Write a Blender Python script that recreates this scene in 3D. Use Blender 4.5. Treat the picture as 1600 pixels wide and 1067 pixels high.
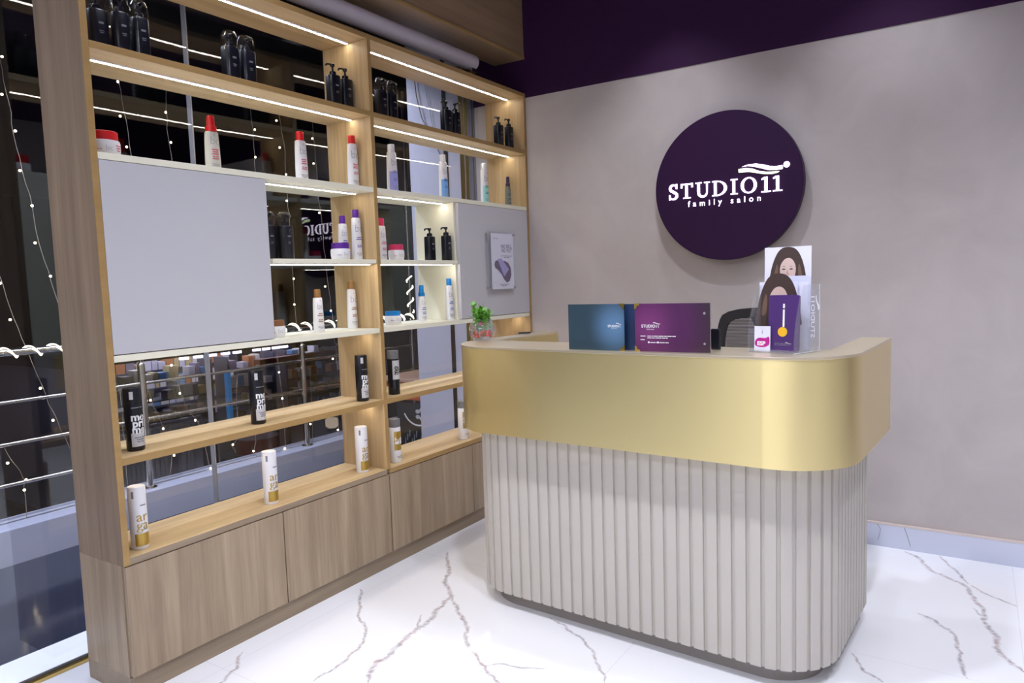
import bpy, bmesh, math, random
from mathutils import Vector, Matrix
random.seed(7)
PI = math.pi
scene = bpy.context.scene
C = scene.collection
for o in list(bpy.data.objects): bpy.data.objects.remove(o)

# ------------------------------------------------------------------ camera
cam_d = bpy.data.cameras.new('camera'); cam = bpy.data.objects.new('camera', cam_d); C.objects.link(cam)
fwd = Vector((-0.54286562, 0.8355535, -0.08454156)); rgt = Vector((0.83961421, 0.54220201, -0.03263365)); upv = Vector((-0.01857144, 0.08869798, 0.99588542))
m = Matrix((rgt, upv, -fwd)).transposed().to_4x4(); m.translation = Vector((2.3288, -3.8209, 1.35))
cam.matrix_world = m
cam_d.sensor_width = 36; cam_d.lens = 36*1117.77/1600; cam_d.clip_start = .02; cam_d.clip_end = 100
scene.camera = cam
# ------------------------------------------------------------------ world, exposure
w = bpy.data.worlds.new('night'); scene.world = w; w.use_nodes = True
w.node_tree.nodes['Background'].inputs[0].default_value = (.35, .4, .6, 1)
w.node_tree.nodes['Background'].inputs[1].default_value = .012
vs = scene.view_settings
vs.view_transform = 'Standard'; vs.look = 'None'; vs.gamma = 1; vs.use_curve_mapping = False; vs.exposure = 0.0
# ------------------------------------------------------------------ lamps of the room, and an added fill panel (ceiling at 3.05 m)
def area(name, loc, size, sizey, power, col=(1, .97, .95), rot=(0, 0, 0), spread=PI):
    l = bpy.data.lights.new(name, 'AREA'); l.shape = 'RECTANGLE'; l.size = size; l.size_y = sizey; l.energy = power; l.color = col; l.spread = spread
    o = bpy.data.objects.new(name, l); C.objects.link(o); o.location = loc; o.rotation_euler = rot; return o
def spot(name, loc, tgt, power, angle=90, blend=.6, rad=.04, col=(1, .95, .9)):
    l = bpy.data.lights.new(name, 'SPOT'); l.energy = power; l.spot_size = math.radians(angle); l.spot_blend = blend; l.shadow_soft_size = rad; l.color = col
    o = bpy.data.objects.new(name, l); C.objects.link(o); o.location = loc
    o.rotation_euler = (Vector(tgt)-Vector(loc)).to_track_quat('-Z', 'Y').to_euler(); return o
COOL = (.86, .89, 1.0)
DOWN = [(.95, -.42, 45, (.95, -.2, 0)), (2.0, -.42, 45, (2.0, -.2, 0)), (1.3, -1.05, 95, (.9, -.75, 0)),
        (.35, -2.2, 52, (.3, -2.1, 0)), (1.3, -2.25, 200, (1.3, -2.1, 0)), (2.3, -2.25, 205, (2.2, -1.9, 0)), (2.9, -1.3, 190, (2.6, -1.2, 0)),
        (3.2, -3.2, 100, (3.0, -3.6, 0))]
for i, (x, y, p, t) in enumerate(DOWN):
    spot('downlight_lamp', (x, y, 3.035), t, p, 92 if y > -.5 else 110, .8, .05, COOL)
area('fill_lamp', (1.6, -4.9, 3.02), 2.6, 1.2, 68, COOL)  # unseen fill light added behind the camera to brighten the room
area('corridor_lamp', (-1.1, -2.2, 2.93), .2, 4, 75, (.72, .79, 1), spread=math.radians(125))

# ------------------------------------------------------------------ material helpers
def new_mat(name):
    m = bpy.data.materials.new(name); m.use_nodes = True; n = m.node_tree; n.nodes.clear()
    out = n.nodes.new('ShaderNodeOutputMaterial'); return m, n, out
def prin(name, col, rough=.5, metal=0, spec=.5, trans=0, emi=None, es=0, ior=1.45, coat=0, noise=0, nscale=20, bump=0):
    m, n, out = new_mat(name); b = n.nodes.new('ShaderNodeBsdfPrincipled'); n.links.new(b.outputs[0], out.inputs[0])
    b.inputs['Base Color'].default_value = (*col, 1); b.inputs['Roughness'].default_value = rough; b.inputs['Metallic'].default_value = metal
    b.inputs['Specular IOR Level'].default_value = spec; b.inputs['Transmission Weight'].default_value = trans; b.inputs['IOR'].default_value = ior
    b.inputs['Coat Weight'].default_value = coat
    if emi: b.inputs['Emission Color'].default_value = (*emi, 1); b.inputs['Emission Strength'].default_value = es
    if noise or bump:
        tc = n.nodes.new('ShaderNodeTexCoord'); no = n.nodes.new('ShaderNodeTexNoise'); no.inputs['Scale'].default_value = nscale; no.inputs['Detail'].default_value = 5
        n.links.new(tc.outputs['Object'], no.inputs['Vector'])
        if noise:
            mx = n.nodes.new('ShaderNodeMix'); mx.data_type = 'RGBA'
            mx.inputs[6].default_value = (*[c*(1-noise) for c in col], 1); mx.inputs[7].default_value = (*[min(1, c*(1+noise)) for c in col], 1)
            n.links.new(no.outputs[0], mx.inputs[0]); n.links.new(mx.outputs[2], b.inputs['Base Color'])
        if bump:
            bp = n.nodes.new('ShaderNodeBump'); bp.inputs['Strength'].default_value = bump; bp.inputs['Distance'].default_value = .002
            n.links.new(no.outputs[0], bp.inputs['Height']); n.links.new(bp.outputs[0], b.inputs['Normal'])
    return m
def emit(name, col, s):
    m, n, out = new_mat(name); e = n.nodes.new('ShaderNodeEmission'); e.inputs[0].default_value = (*col, 1); e.inputs[1].default_value = s
    n.links.new(e.outputs[0], out.inputs[0]); return m
def wood(name, c1, c2, axis='z', rough=.42, sc=1.0):
    m, n, out = new_mat(name); b = n.nodes.new('ShaderNodeBsdfPrincipled'); n.links.new(b.outputs[0], out.inputs[0])
    tc = n.nodes.new('ShaderNodeTexCoord'); mp = n.nodes.new('ShaderNodeMapping')
    s = {'z': (14, 14, .7), 'y': (14, .7, 14), 'x': (.7, 14, 14)}[axis]; mp.inputs['Scale'].default_value = tuple(v*sc for v in s)
    n.links.new(tc.outputs['Object'], mp.inputs['Vector'])
    n1 = n.nodes.new('ShaderNodeTexNoise'); n1.inputs['Scale'].default_value = 1.0; n1.inputs['Detail'].default_value = 6; n1.inputs['Roughness'].default_value = .6; n1.inputs['Distortion'].default_value = .4
    n2 = n.nodes.new('ShaderNodeTexNoise'); n2.inputs['Scale'].default_value = 7.0; n2.inputs['Detail'].default_value = 4
    n.links.new(mp.outputs[0], n1.inputs['Vector']); n.links.new(mp.outputs[0], n2.inputs['Vector'])
    ad = n.nodes.new('ShaderNodeMath'); ad.operation = 'MULTIPLY_ADD'; ad.inputs[1].default_value = .3; n.links.new(n2.outputs[0], ad.inputs[0]); n.links.new(n1.outputs[0], ad.inputs[2])
    r = n.nodes.new('ShaderNodeValToRGB'); r.color_ramp.elements[0].position = .44; r.color_ramp.elements[1].position = .86
    r.color_ramp.elements[0].color = (*c2, 1); r.color_ramp.elements[1].color = (*c1, 1)
    n.links.new(ad.outputs[0], r.inputs[0]); n.links.new(r.outputs[0], b.inputs['Base Color'])
    b.inputs['Roughness'].default_value = rough; b.inputs['Specular IOR Level'].default_value = .35
    return m
def glassy(name, tint=(1, 1, 1), gloss=1.0, rough=0.0, white=0.0, ior=1.5):
    m, n, out = new_mat(name)
    t = n.nodes.new('ShaderNodeBsdfTransparent'); t.inputs[0].default_value = (*tint, 1)
    g = n.nodes.new('ShaderNodeBsdfGlossy'); g.inputs['Roughness'].default_value = rough; g.inputs[0].default_value = (gloss, gloss, gloss, 1)
    # Schlick reflectance from the unsigned facing angle, the same on both faces of a thin pane
    ge = n.nodes.new('ShaderNodeNewGeometry'); dt = n.nodes.new('ShaderNodeVectorMath'); dt.operation = 'DOT_PRODUCT'
    n.links.new(ge.outputs['Incoming'], dt.inputs[0]); n.links.new(ge.outputs['Normal'], dt.inputs[1])
    ab = n.nodes.new('ShaderNodeMath'); ab.operation = 'ABSOLUTE'; n.links.new(dt.outputs['Value'], ab.inputs[0])
    iv = n.nodes.new('ShaderNodeMath'); iv.operation = 'SUBTRACT'; iv.inputs[0].default_value = 1; n.links.new(ab.outputs[0], iv.inputs[1])
    pw = n.nodes.new('ShaderNodeMath'); pw.operation = 'POWER'; pw.inputs[1].default_value = 5; n.links.new(iv.outputs[0], pw.inputs[0])
    r0 = ((ior-1)/(ior+1))**2
    f = n.nodes.new('ShaderNodeMath'); f.operation = 'MULTIPLY_ADD'; f.inputs[1].default_value = 1-r0; f.inputs[2].default_value = r0; n.links.new(pw.outputs[0], f.inputs[0])
    mx = n.nodes.new('ShaderNodeMixShader'); n.links.new(f.outputs[0], mx.inputs[0]); n.links.new(t.outputs[0], mx.inputs[1]); n.links.new(g.outputs[0], mx.inputs[2])
    last = mx
    if white:
        d = n.nodes.new('ShaderNodeBsdfDiffuse'); d.inputs[0].default_value = (.8, .8, .85, 1)
        m2 = n.nodes.new('ShaderNodeMixShader'); m2.inputs[0].default_value = white
        n.links.new(mx.outputs[0], m2.inputs[1]); n.links.new(d.outputs[0], m2.inputs[2]); last = m2
    n.links.new(last.outputs[0], out.inputs[0]); return m
def plaster(name, c, amt=.08):
    m, n, out = new_mat(name); b = n.nodes.new('ShaderNodeBsdfPrincipled'); n.links.new(b.outputs[0], out.inputs[0])
    tc = n.nodes.new('ShaderNodeTexCoord'); a = n.nodes.new('ShaderNodeTexNoise'); a.inputs['Scale'].default_value = 3.2; a.inputs['Detail'].default_value = 9; a.inputs['Roughness'].default_value = .62; a.inputs['Distortion'].default_value = .8
    n.links.new(tc.outputs['Object'], a.inputs['Vector'])
    r = n.nodes.new('ShaderNodeValToRGB'); r.color_ramp.elements[0].position = .3; r.color_ramp.elements[1].position = .7
    r.color_ramp.elements[0].color = (*[v*(1-amt) for v in c], 1); r.color_ramp.elements[1].color = (*[v*(1+amt) for v in c], 1)
    n.links.new(a.outputs[0], r.inputs[0]); n.links.new(r.outputs[0], b.inputs['Base Color']); b.inputs['Roughness'].default_value = .75; b.inputs['Specular IOR Level'].default_value = .25
    bp = n.nodes.new('ShaderNodeBump'); bp.inputs['Strength'].default_value = .12; bp.inputs['Distance'].default_value = .004; n.links.new(a.outputs[0], bp.inputs['Height']); n.links.new(bp.outputs[0], b.inputs['Normal'])
    return m
def marble(name, base, vein, rough=.12, veins=.35, scale=1.1, seams=True):
    m, n, out = new_mat(name); b = n.nodes.new('ShaderNodeBsdfPrincipled'); n.links.new(b.outputs[0], out.inputs[0])
    tc = n.nodes.new('ShaderNodeTexCoord')
    a = n.nodes.new('ShaderNodeTexNoise'); a.inputs['Scale'].default_value = scale; a.inputs['Detail'].default_value = 7; a.inputs['Distortion'].default_value = .7
    n.links.new(tc.outputs['Object'], a.inputs['Vector'])
    s = n.nodes.new('ShaderNodeMath'); s.operation = 'SUBTRACT'; s.inputs[1].default_value = .5; n.links.new(a.outputs[0], s.inputs[0])
    ab = n.nodes.new('ShaderNodeMath'); ab.operation = 'ABSOLUTE'; n.links.new(s.outputs[0], ab.inputs[0])
    mr = n.nodes.new('ShaderNodeMapRange'); mr.inputs[1].default_value = 0; mr.inputs[2].default_value = .012; mr.inputs[3].default_value = veins; mr.inputs[4].default_value = 0
    n.links.new(ab.outputs[0], mr.inputs[0])
    big = n.nodes.new('ShaderNodeTexNoise'); big.inputs['Scale'].default_value = 1.7; n.links.new(tc.outputs['Object'], big.inputs['Vector'])
    mm = n.nodes.new('ShaderNodeMapRange'); mm.inputs[1].default_value = .55; mm.inputs[2].default_value = .7; n.links.new(big.outputs[0], mm.inputs[0])
    mu = n.nodes.new('ShaderNodeMath'); mu.operation = 'MULTIPLY'; n.links.new(mr.outputs[0], mu.inputs[0]); n.links.new(mm.outputs[0], mu.inputs[1])
    at = n.nodes.new('ShaderNodeAttribute'); at.attribute_name = 'vein'
    fine = n.nodes.new('ShaderNodeTexNoise'); fine.inputs['Scale'].default_value = 55; fine.inputs['Detail'].default_value = 4; n.links.new(tc.outputs['Object'], fine.inputs['Vector'])
    fr = n.nodes.new('ShaderNodeMapRange'); fr.inputs[1].default_value = .36; fr.inputs[2].default_value = .6; fr.inputs[3].default_value = .35; fr.inputs[4].default_value = .95; n.links.new(fine.outputs[0], fr.inputs[0])
    vm = n.nodes.new('ShaderNodeMath'); vm.operation = 'MULTIPLY'; n.links.new(at.outputs['Fac'], vm.inputs[0]); n.links.new(fr.outputs[0], vm.inputs[1])
    mxm = n.nodes.new('ShaderNodeMath'); mxm.operation = 'MAXIMUM'; n.links.new(mu.outputs[0], mxm.inputs[0]); n.links.new(vm.outputs[0], mxm.inputs[1])
    vc = n.nodes.new('ShaderNodeTexNoise'); vc.inputs['Scale'].default_value = 9; n.links.new(tc.outputs['Object'], vc.inputs['Vector'])
    vr = n.nodes.new('ShaderNodeValToRGB'); vr.color_ramp.elements[0].position = .42; vr.color_ramp.elements[1].position = .66
    vr.color_ramp.elements[0].color = (*vein, 1); vr.color_ramp.elements[1].color = (vein[0]*1.25, vein[1]*.9, vein[2]*.85, 1); n.links.new(vc.outputs[0], vr.inputs[0])
    mx = n.nodes.new('ShaderNodeMix'); mx.data_type = 'RGBA'; mx.inputs[6].default_value = (*base, 1); n.links.new(vr.outputs[0], mx.inputs[7]); n.links.new(mxm.outputs[0], mx.inputs[0])
    last = mx.outputs[2]
    if seams:
        sp = n.nodes.new('ShaderNodeSeparateXYZ'); n.links.new(tc.outputs['Object'], sp.inputs[0]); prev = None
        for ax, off, per in ((0, 2.49, 1.2), (1, -2.345, 1.2)):
            q = n.nodes.new('ShaderNodeMath'); q.operation = 'SUBTRACT'; q.inputs[1].default_value = off-per*20.5; n.links.new(sp.outputs[ax], q.inputs[0])
            p = n.nodes.new('ShaderNodeMath'); p.operation = 'MODULO'; p.inputs[1].default_value = per; n.links.new(q.outputs[0], p.inputs[0])
            d = n.nodes.new('ShaderNodeMath'); d.operation = 'SUBTRACT'; d.inputs[1].default_value = per/2; n.links.new(p.outputs[0], d.inputs[0])
            e = n.nodes.new('ShaderNodeMath'); e.operation = 'ABSOLUTE'; n.links.new(d.outputs[0], e.inputs[0])
            l = n.nodes.new('ShaderNodeMath'); l.operation = 'LESS_THAN'; l.inputs[1].default_value = .0012; n.links.new(e.outputs[0], l.inputs[0])
            if prev:
                z = n.nodes.new('ShaderNodeMath'); z.operation = 'MAXIMUM'; n.links.new(prev.outputs[0], z.inputs[0]); n.links.new(l.outputs[0], z.inputs[1]); prev = z
            else: prev = l
        sc_ = n.nodes.new('ShaderNodeMath'); sc_.operation = 'MULTIPLY'; sc_.inputs[1].default_value = .3; n.links.new(prev.outputs[0], sc_.inputs[0])
        m2 = n.nodes.new('ShaderNodeMix'); m2.data_type = 'RGBA'; n.links.new(last, m2.inputs[6]); m2.inputs[7].default_value = (.45, .45, .5, 1); n.links.new(sc_.outputs[0], m2.inputs[0]); last = m2.outputs[2]
    n.links.new(last, b.inputs['Base Color']); b.inputs['Roughness'].default_value = rough; b.inputs['Specular IOR Level'].default_value = .5
    return m

M = {}
M['oak_v'] = wood('oak_vertical', (.64, .47, .255), (.37, .245, .12), 'z')
M['oak_h'] = wood('oak_horizontal', (.68, .51, .29), (.46, .32, .16), 'y')
M['oak_edge'] = wood('oak_edge_band', (.42, .265, .105), (.35, .215, .08), 'y')
M['walnut'] = wood('grey_walnut_vertical', (.45, .345, .235), (.25, .182, .12), 'z', .4)
M['walnut_x'] = wood('grey_walnut_horizontal', (.36, .28, .195), (.24, .178, .12), 'y', .4)
M['bulk'] = wood('bulkhead_oak', (.36, .24, .14), (.26, .17, .10), 'y', .45)
M['white_lam'] = prin('warm_white_laminate', (.85, .82, .66), .4)
M['white_door'] = prin('cool_white_gloss_laminate', (.55, .54, .565), .25, spec=.5)
M['led'] = emit('led_strip_light', (1, .92, .80), 38)
M['wall'] = plaster('beige_plaster', (.50, .45, .435), .07)
M['purple'] = prin('deep_purple_paint', (.036, .009, .046), .7, spec=.2, noise=.05, nscale=3)
M['ceil'] = prin('ceiling_paint', (.05, .016, .065), .7)
M['roomwall'] = prin('white_room_paint', (.78, .76, .76), .7)
M['floor'] = marble('white_marble_tile', (.86, .865, .90), (.30, .255, .265), .07, .0)
M['skirt'] = marble('marble_skirting', (.60, .63, .76), (.16, .14, .16), .2, .1, seams=False)
M['darkfloor'] = marble('dark_marble_tile', (.022, .027, .05), (.09, .10, .15), .12, .4, 2.2, False)
M['curb'] = prin('painted_curb', (.42, .44, .56), .6, noise=.08, nscale=5)
M['gold'] = prin('gold_anodised_trim', (.62, .45, .16), .3, 1)
M['steel'] = prin('brushed_steel', (.62, .60, .58), .18, 1)
M['brass'] = prin('brushed_brass', (.89, .74, .36), .36, 1)
_n = M['brass'].node_tree; _b = [q for q in _n.nodes if q.type == 'BSDF_PRINCIPLED'][0]; _t = _n.nodes.new('ShaderNodeTangent'); _t.direction_type = 'RADIAL'; _t.axis = 'Z'
_n.links.new(_t.outputs[0], _b.inputs['Tangent']); _b.inputs['Anisotropic'].default_value = .85; _b.inputs['Anisotropic Rotation'].default_value = .25   # brushed along its length
M['brass_top'] = prin('satin_brass_top', (.74, .64, .46), .30, .75)
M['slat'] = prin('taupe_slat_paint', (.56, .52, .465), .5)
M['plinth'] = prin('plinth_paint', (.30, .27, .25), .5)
M['signp'] = prin('sign_purple', (.028, .006, .040), .5, spec=.2)
M['sign_led'] = emit('sign_letter_light', (.86, .80, 1), 6)
M['sign_led_g'] = emit('sign_green_light', (.82, 1, .62), 3)
M['black'] = prin('black_plastic', (.008, .009, .014), .25)
M['black2'] = prin('black_matte', (.012, .012, .016), .5)
M['navyb'] = prin('dark_navy_plastic', (.006, .007, .013), .3)
M['greyprint'] = prin('grey_print', (.22, .22, .25), .5)
M['silver'] = prin('silver_print', (.55, .54, .55), .35)
M['whiteprint'] = prin('white_print', (.85, .85, .85), .5)
M['wpl'] = prin('white_plastic', (.80, .79, .82), .32)
M['cream'] = prin('cream_plastic', (.62, .60, .52), .4)
M['glass'] = glassy('window_glass', (.97, .975, .98), 1.0, 0, 0, 1.52)
M['acryl'] = glassy('clear_acrylic', (.965, .975, .985), 1, .02, .05, 1.49)
M['acryl_edge'] = prin('acrylic_polished_edge', (.75, .76, .82), .15, spec=.8)
M['film'] = glassy('clear_film', (.94, .945, .96), .8, .10, .0, 1.5)
M['bulb'] = emit('fairy_bulb_light', (1, .82, .55), 14)
M['rope'] = emit('rope_light', (1, .88, .72), 6)
M['wire'] = prin('pale_wire', (.45, .38, .30), .5)
M['mallgrey'] = prin('mall_dark_grey', (.020, .019, .024), .6)
M['mallmid'] = prin('mall_mid_grey', (.10, .10, .13), .6)
M['lilacwall'] = prin('pale_lilac_panel', (.56, .55, .64), .35)

# ------------------------------------------------------------------ mesh helpers
class MB:
    def __init__(s): s.v = []; s.f = []; s.mi = []; s.mats = []; s.sm = []
    def mi_(s, m):
        if m not in s.mats: s.mats.append(m)
        return s.mats.index(m)
    def add(s, vs, fs, m, smooth=False):
        o = len(s.v); s.v += [tuple(v) for v in vs]; k = s.mi_(m)
        for f in fs: s.f.append([i+o for i in f]); s.mi.append(k); s.sm.append(smooth)
    def box(s, x0, x1, y0, y1, z0, z1, m):
        v = [(x0, y0, z0), (x1, y0, z0), (x1, y1, z0), (x0, y1, z0), (x0, y0, z1), (x1, y0, z1), (x1, y1, z1), (x0, y1, z1)]
        s.add(v, [(3, 2, 1, 0), (4, 5, 6, 7), (0, 1, 5, 4), (1, 2, 6, 5), (2, 3, 7, 6), (3, 0, 4, 7)], m)
    def prism(s, poly, z0, z1, m, tr=None):
        n = len(poly); v = [(x, y, z0) for x, y in poly]+[(x, y, z1) for x, y in poly]
        f = [list(range(n))[::-1], list(range(n, 2*n))]+[(i, (i+1) % n, n+(i+1) % n, n+i) for i in range(n)]
        if tr: v = [tr(*p) for p in v]
        s.add(v, f, m)
    def lathe(s, prof, m, n=28, c=(0, 0, 0), sx=1, sy=1, smooth=True, caps=True):
        v = []; k = len(prof)
        for r, z in prof:
            for i in range(n):
                a = 2*PI*i/n; v.append((c[0]+sx*r*math.cos(a), c[1]+sy*r*math.sin(a), c[2]+z))
        f = [(j*n+i, j*n+(i+1) % n, (j+1)*n+(i+1) % n, (j+1)*n+i) for j in range(k-1) for i in range(n)]
        s.add(v, f, m, smooth)
        if caps:
            if prof[0][0] > 1e-5: s.add(v[:n], [list(range(n))[::-1]], m)
            if prof[-1][0] > 1e-5: s.add(v[-n:], [list(range(n))], m)
    def tube(s, pts, r, m, n=8, rs=None):
        pts = [Vector(p) for p in pts]; v = []; K = len(pts)
        t0 = (pts[1]-pts[0]).normalized(); up = Vector((0, 0, 1)) if abs(t0.z) < .9 else Vector((1, 0, 0)); u = t0.cross(up).normalized()
        for i, p in enumerate(pts):
            t = (pts[min(i+1, K-1)]-pts[max(i-1, 0)]).normalized(); u = (u-t*u.dot(t)).normalized(); w_ = t.cross(u); R = rs[i] if rs else r
            for j in range(n):
                a = 2*PI*j/n; v.append(p+u*(R*math.cos(a))+w_*(R*math.sin(a)))
        f = [(j*n+i, j*n+(i+1) % n, (j+1)*n+(i+1) % n, (j+1)*n+i) for j in range(K-1) for i in range(n)]
        f += [list(range(n))[::-1], [(K-1)*n+i for i in range(n)]]
        s.add(v, f, m, True)
    def sphere(s, c, r, m, n=10, k=6, sz=1):
        s.lathe([(max(1e-6, r*math.sin(PI*j/k)), -sz*r*math.cos(PI*j/k)) for j in range(k+1)], m, n, c, caps=False)
    def build(s, name, parent=None, loc=None, bevel=0, seg=2):
        me = bpy.data.meshes.new(name); me.from_pydata(s.v, [], s.f)
        for mt in s.mats: me.materials.append(M[mt] if isinstance(mt, str) else mt)
        for i, p in enumerate(me.polygons): p.material_index = s.mi[i]; p.use_smooth = s.sm[i]
        bm = bmesh.new(); bm.from_mesh(me); bmesh.ops.remove_doubles(bm, verts=bm.verts, dist=1e-6); bmesh.ops.recalc_face_normals(bm, faces=bm.faces)
        for e in bm.edges:
            if len(e.link_faces) == 2 and e.calc_face_angle(0) > .7: e.smooth = False
        bm.to_mesh(me); bm.free()
        o = bpy.data.objects.new(name, me); C.objects.link(o)
        if parent: o.parent = parent
        if loc: o.location = loc
        if bevel:
            b = o.modifiers.new('bevel', 'BEVEL'); b.width = bevel; b.segments = seg; b.limit_method = 'ANGLE'; b.angle_limit = .7
        return o
def tag(o, label, cat, group=None, kind=None):
    o['label'] = label; o['category'] = cat
    if group: o['group'] = group
    if kind: o['kind'] = kind
    return o
def struct(o): o['kind'] = 'structure'; return o
def empty(name, loc, label=None, cat=None, group=None, rz=0):
    o = bpy.data.objects.new(name, None); C.objects.link(o); o.location = loc; o.rotation_euler = (0, 0, rz); o.empty_display_size = .05
    if label: tag(o, label, cat, group)
    return o
def bx(name, x0, x1, y0, y1, z0, z1, m, parent=None, bevel=0):
    b = MB(); ox = (0, 0, 0)
    b.box(x0, x1, y0, y1, z0, z1, m); return b.build(name, parent, bevel=bevel)
_tc = {}
def text_verts(txt, size, offset=0.0, align='CENTER', spacing=1.0, line=1.0):
    k = (txt, size, offset, align, spacing, line)
    if k not in _tc:
        cu = bpy.data.curves.new('t', 'FONT'); cu.body = txt; cu.size = size; cu.offset = offset; cu.align_x = align; cu.resolution_u = 3
        cu.space_character = spacing; cu.space_line = line
        ob = bpy.data.objects.new('t', cu); C.objects.link(ob); dg = bpy.context.evaluated_depsgraph_get()
        me = bpy.data.meshes.new_from_object(ob.evaluated_get(dg)); v = [(q.co.x, q.co.y) for q in me.vertices]; f = [list(p.vertices) for p in me.polygons]
        bpy.data.objects.remove(ob); bpy.data.curves.remove(cu); bpy.data.meshes.remove(me); _tc[k] = (v, f)
    return _tc[k]
def put_text(mb, txt, size, m, fn, **kw):
    if txt[0] == '~':        # small print too blurred to read in the photograph: short printed dashes, one per word
        for li, ln in enumerate(txt[1:].split('/')):
            ws = [int(c) for c in ln]; tot = (sum(ws)+.6*(len(ws)-1))*size*.5; x = 0 if kw.get('align') == 'LEFT' else -tot/2
            for q in ws:
                w_ = q*size*.5; n_ = max(1, int(w_/.004)); y0 = -li*size*kw.get('line', 1.0)
                for k in range(n_):
                    a, c = x+w_*k/n_, x+w_*(k+1)/n_; mb.add([fn(a, y0), fn(c, y0), fn(c, y0+size*.42), fn(a, y0+size*.42)], [(0, 1, 2, 3)], m)
                x += w_+.3*size
        return
    v, f = text_verts(txt, size, **kw); mb.add([fn(x, y) for x, y in v], f, m)

# ------------------------------------------------------------------ floor with its veins
VE = [[(0.122, -1.08), (0.214, -1.197), (0.276, -1.267), (0.335, -1.381), (0.42, -1.448), (0.453, -1.481), (0.475, -1.567), (0.504, -1.674), (0.511, -1.774), (0.526, -1.881), (0.552, -1.973), (0.542, -2.039), (0.576, -2.107), (0.615, -2.153)],
[(0.453, -1.481), (0.519, -1.536), (0.601, -1.601), (0.68, -1.668), (0.733, -1.753), (0.778, -1.793), (0.834, -1.824), (0.901, -1.866), (0.961, -1.906), (1.03, -1.96), (1.06, -2.05)],
[(0.043, -1.618), (0.089, -1.652), (0.183, -1.755), (0.255, -1.831), (0.344, -1.885), (0.397, -1.953), (0.421, -2.004), (0.439, -2.087), (0.444, -2.168), (0.442, -2.239)],
[(0.915, -1.44), (0.997, -1.464), (1.052, -1.504), (1.127, -1.543), (1.195, -1.60), (1.252, -1.676), (1.312, -1.756)],
[(0.518, -1.77), (0.481, -1.731), (0.449, -1.673)],
[(0.90, -1.866), (.96, -1.82), (1.04, -1.80), (1.10, -1.77)],
[(2.066, -0.035), (2.113, -0.072), (2.149, -0.157), (2.193, -0.239), (2.248, -0.28), (2.305, -0.324), (2.324, -0.357), (2.333, -0.422), (2.353, -0.492), (2.384, -0.619), (2.401, -0.737), (2.417, -0.809), (2.412, -0.874), (2.445, -0.944), (2.487, -1.013)],
[(2.207, -0.022), (2.243, -0.107), (2.289, -0.211), (2.326, -0.313)],
[(2.337, -0.321), (2.375, -0.378), (2.429, -0.417), (2.491, -0.467)],
[(2.162, -0.712), (2.219, -0.741), (2.273, -0.808), (2.291, -0.859), (2.31, -0.972), (2.315, -1.088), (2.33, -1.146)],
[(1.983, -1.156), (2.015, -1.216), (2.041, -1.266), (2.082, -1.287), (2.098, -1.304)],
[(0.18, -2.45), (0.136, -2.347), (0.137, -2.322), (0.084, -2.278), (0.053, -2.233)],
[(2.343, -0.562), (2.364, -0.612), (2.38, -0.639)],
[(2.9, -.4), (3.0, -1.0), (2.85, -1.7), (3.1, -2.6)]]
VW = [1.5, 1.1, .7, .6, .5, .3, 1.3, .7, .6, .8, .6, .7, .35, 1]
fb = MB(); fb.box(-.66, 4.6, -6, 0, -.08, 0, 'floor'); NV = len(fb.v)
vein_vals = {}
rv = random.Random(3)
VIDX = []
for pl, wd in zip(VE, VW):
    VIDX.append(0)
    P = [Vector((x, y)) for x, y in pl]
    for _ in range(3):
        Q = []
        for a, b in zip(P[:-1], P[1:]):
            d = b-a; nrm = Vector((-d.y, d.x)); Q += [a, (a+b)/2+nrm*rv.uniform(-.10, .10)]
        P = Q+[P[-1]]
    vs = []; fs = []; K = len(P)
    for i, p in enumerate(P):
        d = (P[min(i+1, K-1)]-P[max(i-1, 0)]).normalized(); nn = Vector((-d.y, d.x))
        e = min(i, K-1-i); wj = (.007*wd*(.5+.9*rv.random())+.004)*(1 if e > 4 else (.3+.14*e))
        for t, val in ((-1, 0), (-.25, 1), (.25, 1), (1, 0)):
            q = p+nn*wj*t; vs.append((q.x, q.y, .0003+.00006*len(VIDX))); vein_vals[len(fb.v)+len(vs)-1] = val*(.65+.3*rv.random())
    for i in range(K-1):
        for j in range(3): fs.append((i*4+j, (i+1)*4+j, (i+1)*4+j+1, i*4+j+1))
    fb.add(vs, fs, 'floor')
me = bpy.data.meshes.new('floor'); me.from_pydata(fb.v, [], fb.f); me.materials.append(M['floor'])
at = me.attributes.new('vein', 'FLOAT', 'POINT'); at.data.foreach_set('value', [vein_vals.get(i, 0.0) for i in range(len(fb.v))])
fo = bpy.data.objects.new('floor', me); C.objects.link(fo); struct(fo)

# ------------------------------------------------------------------ room shell
struct(bx('wall_back', -.385, 4.6, 0, .12, 0, 2.457, 'wall'))
struct(bx('wall_back_upper', -.385, 4.6, -.004, .12, 2.457, 3.15, 'purple'))
struct(bx('wall_right', 4.6, 4.7, -6, .12, 0, 3.15, 'roomwall'))
struct(bx('wall_front', -.4, 4.7, -6.1, -6, 0, 3.15, 'roomwall'))
struct(bx('ceiling', -.45, 4.7, -6.1, .12, 3.05, 3.2, 'ceil'))
b = MB(); b.box(.0, 4.6, -.012, 0, 0, .110, 'skirt'); sk = b.build('baseboard_back'); struct(sk)
for vp in ([(1.947, .110), (1.961, .085), (1.95, .028)], [(2.062, .110), (2.074, .075), (2.09, .02)]):
    b = MB(); b.tube([(x, -.0115, z) for x, z in vp], .0016, prin('skirting_vein', (.30, .28, .33), .4), 6); vn = b.build('vein', sk)
b = MB(); b.box(.0, 4.6, -.013, 0, .110, .119, prin('baseboard_top_trim', (.66, .56, .52), .5)); struct(b.build('trim_1'))
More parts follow.
